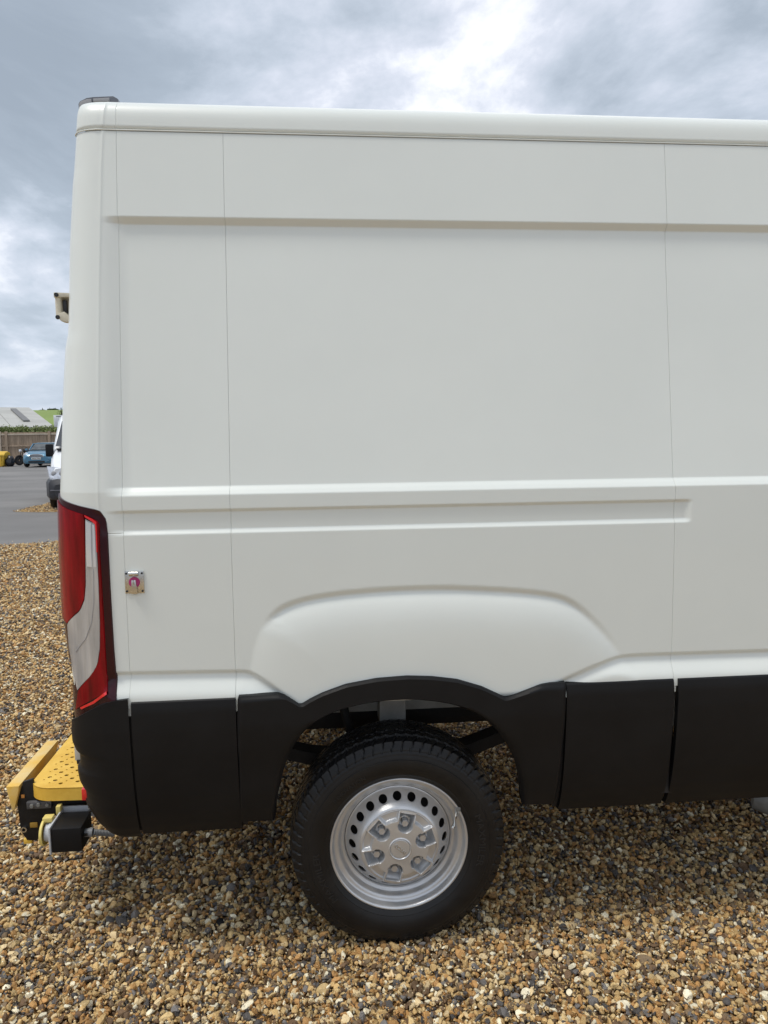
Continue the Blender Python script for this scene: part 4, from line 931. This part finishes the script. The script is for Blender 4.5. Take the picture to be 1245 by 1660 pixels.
# --- blue hatchback
mq, mr = gr(60, 757), gr(88, 757)
MC = empty('parked_car', (at(61, 757, mq[1])[0]+0.0, mq[1]-0.1, -0.015), 'small blue rounded hatchback with its nose towards us in front of the fence', 'car', rot=R(3))
def mini_sec(w_, z0, z1): return [(w_*.86, z0), (w_*.97, z0+.08), (w_, z0+.2), (w_*.985, (z0+z1)*.55), (w_*.94, z1-.08), (w_*.84, z1-.02), (w_*.5, z1)]
half([(0.0, mini_sec(.62, .30, .66)), (0.07, mini_sec(.74, .22, .74)), (0.22, mini_sec(.82, .2, .83)), (0.55, mini_sec(.845, .2, .90)), (1.05, mini_sec(.845, .2, .97)), (1.6, mini_sec(.845, .2, .97)), (3.0, mini_sec(.845, .2, .98)), (3.45, mini_sec(.80, .22, .95)), (3.62, mini_sec(.70, .28, .85))], 'body', BLUEP, MC)
half([(1.02, [(.70, .95), (.69, .96), (.66, .97), (.6, .975)]), (1.62, [(.76, .95), (.66, 1.25), (.60, 1.34), (.5, 1.37)]), (2.3, [(.77, .95), (.67, 1.27), (.61, 1.38), (.5, 1.415)]), (3.1, [(.76, .95), (.66, 1.25), (.6, 1.36), (.5, 1.395)]), (3.5, [(.70, .95), (.62, 1.2), (.55, 1.27), (.45, 1.29)])], 'cabin', GLASS, MC)
half([(1.60, [(.60, 1.345), (.605, 1.355), (.58, 1.375), (.45, 1.392)]), (2.3, [(.635, 1.375), (.64, 1.39), (.6, 1.415), (.45, 1.435)]), (3.1, [(.62, 1.36), (.63, 1.375), (.6, 1.40), (.45, 1.418)]), (3.5, [(.57, 1.27), (.58, 1.29), (.55, 1.305), (.4, 1.315)])], 'roof', mat('blue_roof_reflection', (.25, .42, .55), .25, coat=1.0), MC)  # paler than the body: light blue reflection painted into the roof colour
for s in (-1, 1):
    MB().tube([(s*.70, 1.04, .97), (s*.625, 1.60, 1.35)], .035, 8).build('pillar', BLUEP, MC)
    MB().lathe([(0.0001, -.05), (.09, -.045), (.13, -.02), (.14, .04)], 24, (s*.60, .12, .70)).build('headlight', LAMP, MC)
    MB().box(s*.90-.07, s*.90+.07, 1.15, 1.25, .95, 1.07, .03).build('wing_mirror', BLUEP, MC)
    car_wheel(MC, s*.74, .62, .30, .18); car_wheel(MC, s*.74, 3.0, .30, .18)
MB().add([(-.60, 1.06, 1.005), (.60, 1.06, 1.005), (.50, 1.55, 1.33), (-.50, 1.55, 1.33)], [(0, 1, 2, 3)]).build('windscreen', GLASSL, MC, smooth=False).location.y = -0.03
MB().tube([(-.40, .02, .60), (-.33, -.01, .70), (-.15, -.03, .745), (.15, -.03, .745), (.33, -.01, .70), (.40, .02, .60), (-.40, .02, .60)], .028, 8).build('grille_surround', CHROME, MC)
MB().prism([(-.38, .60), (.38, .60), (.30, .69), (.12, .73), (-.12, .73), (-.30, .69)], 'y', -.012, .03, .005).build('grille', mat('grille_bars', (.24, .24, .25), .3, metal=.8), MC)
npl = MB().box(-.26, .26, -.05, -.03, .45, .56, .006).build('number_plate', PLATE, MC)
for k, x in enumerate((-.20, -.135, -.07, -.005, .085, .15, .215)): MB().box(x-.02, x+.02, -.054, -.049, .475, .535).build('plate_character', PLATEINK, npl, smooth=False)
MB().box(-.45, .45, -.035, .03, .27, .37, .02).build('lower_intake', PLASTIC2, MC)
MB().box(-.66, .66, .0, .06, .385, .40, .006).build('bumper_line', CHROME, MC)
# --- motorbike standing behind the car
bq_ = gr(38, 752)
BK = empty('motorbike', (at(37, 752, bq_[1]-1.5)[0], bq_[1]-2.0, -0.015), 'black motorbike with a round headlamp standing between the fence and the blue car', 'motorbike', rot=R(-35))
BLK = mat('bike_black', (.012, .012, .014), .3, coat=.6)
for y in (0.0, 1.42):
    wv = MB().lathe([(.23, -.05), (.29, -.055), (.315, -.03), (.315, .03), (.29, .055), (.23, .05)], 28, (0, y, .31), 'x').build('wheel', RUBBER, BK)
    MB().lathe([(.06, -.03), (.235, -.03), (.235, .03), (.06, .03)], 24, (0, y, .31), 'x').build('rim', BLK, wv)
MB().tube([(-.09, 0, .31), (-.09, .28, .98)], .025, 8).tube([(.09, 0, .31), (.09, .28, .98)], .025, 8).build('fork', BLK, BK)
MB().tube([(0, .3, .92), (0, .6, .45), (0, 1.0, .42), (0, 1.42, .31)], .035, 8).tube([(0, .3, .92), (0, .9, .75), (0, 1.5, .82)], .03, 8).build('frame', BLK, BK)
half([(.34, [(.05, .84), (.10, .88), (.08, .98), (.03, 1.0)]), (.6, [(.09, .80), (.16, .86), (.13, .98), (.04, 1.02)]), (.88, [(.06, .80), (.10, .83), (.08, .9), (.03, .92)])], 'tank', BLK, BK)
half([(.86, [(.08, .80), (.12, .82), (.1, .86), (.05, .87)]), (1.3, [(.10, .82), (.14, .84), (.12, .88), (.05, .9)]), (1.6, [(.05, .86), (.08, .88), (.06, .93), (.03, .94)])], 'seat', PLASTIC, BK)
MB().box(-.16, .16, .5, .95, .32, .70, .05).build('engine', mat('engine_grey', (.09, .09, .09), .4, metal=.6), BK)
MB().tube([(-.36, .42, 1.08), (-.12, .26, 1.02), (.12, .26, 1.02), (.36, .42, 1.08)], .018, 8).build('handlebar', BLK, BK)
MB().lathe([(0.0001, -.06), (.085, -.05), (.095, -.02), (.07, .07)], 20, (0, .10, .90)).build('headlamp', LAMP, BK)
MB().tube([(.15, .7, .3), (.17, 1.2, .3), (.17, 1.65, .38)], .04, 10).build('exhaust', CHROME, BK)
MB().add([(-.07, -.2, .55), (.07, -.2, .55), (.07, .1, .66), (-.07, .1, .66), (.07, .3, .55), (-.07, .3, .55)], [(0, 1, 2, 3), (3, 2, 4, 5)]).build('mudguard', BLK, BK)
# --- yellow grit bin and bin bag
gq = gr(4, 755.5)
GB = empty('grit_bin', (at(1, 755, gq[1])[0], gq[1]-0.2, -0.02), 'yellow plastic grit bin with a lid against the timber fence', 'grit bin')
YB = mat('grit_bin_yellow', (.66, .42, .04), .5, var=.06)
half([(-.38, [(.38, 0.06), (.40, .08), (.46, .64), (.44, .66)]), (.38, [(.38, 0.06), (.40, .08), (.46, .64), (.44, .66)])], 'tub', YB, GB)
half([(-.44, [(.50, .63), (.51, .65), (.50, .70), (.46, .72)]), (-.15, [(.50, .63), (.51, .66), (.48, .84), (.40, .88)]), (.2, [(.50, .63), (.51, .66), (.48, .88), (.40, .92)]), (.44, [(.50, .63), (.51, .65), (.49, .82), (.44, .86)])], 'lid', YB, GB)
for x in (-.30, -.02, .26): MB().box(x, x+.06, -.43, -.36, 0.02, .62, .01).build('rib', YB, GB)
for x in (-.34, .18): MB().box(x, x+.16, -.34, .34, 0.0, .07, .01).build('foot', YB, GB)
kq = gr(20, 753.5)
bm = bmesh.new(); bmesh.ops.create_icosphere(bm, subdivisions=3, radius=.5)
for v_ in bm.verts:
    p = v_.co; k = 1+.25*noise.noise(p*4)+.1*noise.noise(p*11); v_.co = Vector((p.x*.55*k, p.y*.5*k, max(0, (p.z+.42)*.62*k)+.3*max(0, p.z)**2))
BG = MB().bm(bm).build('refuse_sack', mat('black_sack', (.012, .013, .018), .3, bump=.3, bump_scale=30), None, angle=None); BG.location = (at(19, 753, kq[1]-2)[0], kq[1]-2.2, -0.02)
tag(BG, 'black refuse sack on the ground between the yellow bin and the motorbike', 'sack')
# --- timber fence
FY = 47.8; FX0, FX1 = -27.0, 4.0
FE = empty('timber_fence', (-12, FY, -0.02), 'weathered brown timber fence of upright boards along the back of the yard', 'fence', world=True)
WOOD = mat('fence_wood', (.33, .25, .18), .85, var=.3, var_scale=2.0, stretch=(5, 5, .5)); WOODL = mat('pale_fence_rail', (.50, .43, .34), .85, var=.2, var_scale=2.0)
zt0 = at(50, 700, FY)[2]
pxs_ = [8, 80]; pd = at(80, 700, FY)[0]-at(10, 700, FY)[0]; px0 = at(10, 700, FY)[0]
posts = [px0+k*pd for k in range(-2, 9)]+[px0-0.42]
for x in posts: MB().box(x-.075, x+.075, FY-.10, FY+.05, -.02, zt0+.04, .01).build('post', WOODL if x < px0-.1 and x > px0-1 else WOOD, FE)
sp_ = sorted(posts)
for a, b in zip(sp_[:-1], sp_[1:]):
    if b-a < .2: continue
    mb = MB(); x = a+.08
    while x < b-.10:
        wv_ = min(.145, b-.08-x); dy_ = random.uniform(0, .02); mb.box(x+.004, x+wv_-.004, FY+.0+dy_, FY+.022+dy_, .04, zt0-.02+random.uniform(-.015, .015)); x += wv_
    o = mb.build('boards', WOOD, FE, smooth=False); o['kind'] = 'stuff'
    for zc in (zt0-.16, zt0-.92, zt0-1.72): MB().box(a+.075, b-.075, FY-.055, FY-.001, zc-.05, zc+.05, .005).build('rail', WOODL if zc > zt0-.5 else WOOD, FE)
    MB().box(a+.075, b-.075, FY-.06, FY-.0, -.02, .12).build('gravel_board', WOOD, FE)
# --- leaves: clumps of small leaf faces
def leaf_cloud(name, material, parent, centres, n, size, flat=1.0):
    """centres: list of (centre, (rx, ry, rz))"""
    v = np.zeros((n*4, 3)); 
    pick = rng.integers(0, len(centres), n); cc = np.array([c_[0] for c_ in centres])[pick]; rr_ = np.array([c_[1] for c_ in centres])[pick]
    d = rng.normal(size=(n, 3)); d /= np.linalg.norm(d, axis=1)[:, None]; p = cc+d*rr_*(rng.random((n, 1))**0.4)
    a = rng.normal(size=(n, 3)); a /= np.linalg.norm(a, axis=1)[:, None]; b = np.cross(a, rng.normal(size=(n, 3))); b /= np.linalg.norm(b, axis=1)[:, None]
    s = size*(0.6+0.8*rng.random((n, 1)))
    for k, (i, j) in enumerate(((-1, 0), (0, -.55), (1, 0), (0, .55))): v[k::4] = p+a*s*i+b*s*j
    me = bpy.data.meshes.new(name); me.vertices.add(n*4); me.vertices.foreach_set('co', v.reshape(-1).astype(np.float32))
    me.loops.add(n*4); me.loops.foreach_set('vertex_index', np.arange(n*4, dtype=np.int32)); me.polygons.add(n); me.polygons.foreach_set('loop_start', np.arange(n, dtype=np.int32)*4)
    me.update(calc_edges=True); return finish(name, me, material, parent, False, None)
LEAF = mat('hedge_leaf', (.19, .24, .075), .6, var=.45, var_scale=1.3); LEAFD = mat('tree_leaf', (.04, .065, .022), .6, var=.4, var_scale=.6)
HY = 51.0; ht = at(40, 687.5, HY)[2]
cl = []
for x in np.arange(-31, -17.6, .55):
    cl += [((x+random.uniform(-.2, .2), HY+random.uniform(-.3, .3), z), (.75, .7, .6)) for z in (.6, 1.3, ht-.75)]+[((x, HY, ht-.50+random.uniform(-.1, .06)), (.5, .5, .45))]
HE = leaf_cloud('hedge', LEAF, None, cl, 40000, .06); tag(HE, 'clipped green hedge rising behind the timber fence', 'hedge')
# --- low industrial shed with a grey sheet roof
E_ = np.array([*at(89, 692, 68.0)]); Rg = np.array([*at(47, 660.5, 85.0)])
up = (Rg-E_); up[2] = 0; run = np.linalg.norm(up); up /= run; al_ = np.array([-up[1], up[0], 0.0]); al_ = al_ if al_[0] < 0 else -al_
SH = empty('industrial_shed', (E_[0], E_[1], -0.02), 'long low shed with a pale grey sheet roof beyond the hedge', 'building', world=True)
SHEET = mat('pale_sheet_roof', (.40, .40, .375), .6, var=.10, var_scale=.4, stretch=(1, 1, 1)); SHEETD = mat('dark_roof_joint', (.16, .16, .16), .6); WALLG = mat('shed_wall', (.30, .29, .27), .7, var=.1)
Lg = 60.0
def rp(s, t, dz=0.0):     # s along the eaves, t from eaves (0) to ridge (1)
    q = E_+al_*s+up*run*t; return (q[0], q[1], E_[2]+(Rg[2]-E_[2])*(1-abs(t-1))+dz)
bay = 3.6; k = 0
while k*bay < Lg:
    s0, s1 = k*bay, (k+1)*bay-.05
    for t0, t1, nm in ((0, 1, 'roof_sheet'), (2, 1, 'roof_sheet')):
        a, b, c_, d_ = rp(s0, t0), rp(s1, t0), rp(s1, t1), rp(s0, t1)
        lo = [(p[0], p[1], p[2]-.12) for p in (a, b, c_, d_)]
        MB().add([a, b, c_, d_]+lo, [(0, 1, 2, 3), (7, 6, 5, 4), (0, 4, 5, 1), (1, 5, 6, 2), (2, 6, 7, 3), (3, 7, 4, 0)]).build(nm, SHEET, SH, smooth=False)
    k += 1
for s_, t0, t1 in ((1.9, .22, .84), (8.8, .22, .84), (15.5, .22, .84), (22.5, .22, .84), (29.5, .22, .84), (4.4, .95, 1.0), (11.2, .95, 1.0)):
    a, b, c_, d_ = rp(s_-.28, t0, .03), rp(s_+.28, t0, .03), rp(s_+.28, t1, .03), rp(s_-.28, t1, .03)
    hi = [(p[0], p[1], p[2]+.14) for p in (a, b, c_, d_)]
    MB().add([a, b, c_, d_]+hi, [(0, 3, 2, 1), (4, 5, 6, 7), (0, 1, 5, 4), (1, 2, 6, 5), (2, 3, 7, 6), (3, 0, 4, 7)]).build('roof_light', SHEETD, SH, smooth=False)
w0, w1, w2, w3 = rp(.3, .02), rp(Lg-.3, .02), rp(Lg-.3, 1.98), rp(.3, 1.98)
v = [(p[0], p[1], -.02) for p in (w0, w1, w2, w3)]+[(p[0], p[1], E_[2]-.10) for p in (w0, w1, w2, w3)]
MB().add(v, [(0, 1, 5, 4), (1, 2, 6, 5), (2, 3, 7, 6), (3, 0, 4, 7)]).build('wall', WALLG, SH, smooth=False)
a, b, c_ = rp(.3, .02, -.1), rp(.3, 1.0, -.12), rp(.3, 1.98, -.1)
MB().add([a, b, c_], [(0, 1, 2)]).build('gable', WALLG, SH, smooth=False)
# --- white ribbed box behind the fence
WY_ = 50.0; q0, q1 = at(86.5, 673, WY_), at(112, 692, WY_)
WB = empty('storage_box', ((q0[0]+q1[0])/2, WY_+1, -0.02), 'white ribbed box raised on legs behind the fence beside the hedge end', 'box', world=True)
MB().box(q0[0], q1[0], WY_, WY_+2.2, q1[2], q0[2], .02).build('shell', WHITEP, WB)
n = 9
for k in range(n):
    x = q0[0]+(q1[0]-q0[0])*(k+.5)/n; MB().box(x-.025, x+.025, WY_-.03, WY_-.001, q1[2]+.05, q0[2]-.12, .005).build('rib', WHITEP, WB)
MB().box(q0[0]+.18, q1[0]-.1, WY_-.012, WY_-.001, q0[2]-.115, q0[2]-.05).build('vent', GREYMETAL, WB)
for x in (q0[0]+.2, q1[0]-.3): 
    for y in (WY_+.05, WY_+2.0): MB().box(x, x+.09, y, y+.09, -.02, q1[2]).build('leg', WHITEP, WB)
# --- green hill and trees on it
HILL = mat('hill_field', (.16, .23, .05), .9, var=.18, var_scale=.012, col2=(.21, .29, .07))
xs = np.linspace(-420, 420, 90); ys = np.linspace(120, 900, 50); v = []
top = at(90, 664.5, 360)[2]*1.12
for y in ys:
    for x in xs:
        ridge = 1/(1+math.exp(-(y-250)/45)); prof_ = .72+.28*math.sin((x+150)/120+1.2)*1.0
        ridge *= 1 if y < 365 else math.exp(-((y-365)/260)**2)
        v.append((x, y, -.6+top*1.0*ridge*(1.0+.05*math.sin((x+100)/95))+.5*noise.noise(Vector((x*.01, y*.01, 0)))))
nx_ = len(xs); f = [(j*nx_+i, j*nx_+i+1, (j+1)*nx_+i+1, (j+1)*nx_+i) for j in range(len(ys)-1) for i in range(nx_-1)]
o = obj('hill', v, f, HILL, None, angle=None); tag(o, 'bright green grassy hill on the skyline', kind='structure')
def hz(x, y):
    ridge = 1/(1+math.exp(-(y-250)/45)); return -.6+top*ridge*(1.0+.05*math.sin((x+100)/95))
BARK = mat('bark', (.07, .055, .04), .9)
def tree(px, py_top, Y, wpx, label):
    b = at(px, 700, Y); x = b[0]; z0 = hz(x, Y)-.3; z1 = at(px, py_top, Y)[2]; rad = wpx*Y/FPX/2; h_ = max(z1-z0, 2.0)
    t = empty('tree', (x, Y, z0), label, 'tree', 'trees on the hill', world=True)
    MB().tube([(x, Y, z0), (x+.1, Y, z0+h_*.45), (x, Y, z0+h_*.8)], [.3, .22, .08], 8).build('trunk', BARK, t)
    cl = [((x+random.uniform(-.6, .6)*rad, Y+random.uniform(-.5, .5)*rad, z1-h_*.5+random.uniform(-.35, .18)*h_), (rad*random.uniform(.35, .6), rad*.5, h_*random.uniform(.18, .30))) for _ in range(11)]
    leaf_cloud('crown', LEAFD, t, cl, 1600, rad*.09)
tree(101, 650, 190, 17, 'tallest dark tree, half hidden by the rear edge of the van')
tree(71, 662.6, 350, 12, 'small round tree at the left end of the hilltop row')
tree(83, 661.8, 352, 10, 'small tree in the middle of the hilltop row')
tree(92, 661.2, 356, 13, 'broad low tree in the hilltop row beside the van edge')

# small scrap on the gravel
q = gr(357, 1495, 0.016)
SC = MB().prism([(-.012, -.006), (-.004, -.014), (.010, -.010), (.012, .004), (.004, .015), (-.009, .010)], 'z', 0.0, 0.006, 0.001).build('plastic_scrap', BLACKSTEEL, None)
SC.location = (q[0], q[1], 0.016); SC.rotation_euler = (R(25), R(-12), R(30)); tag(SC, 'small black scrap lying on the gravel left of the wheel', 'scrap')
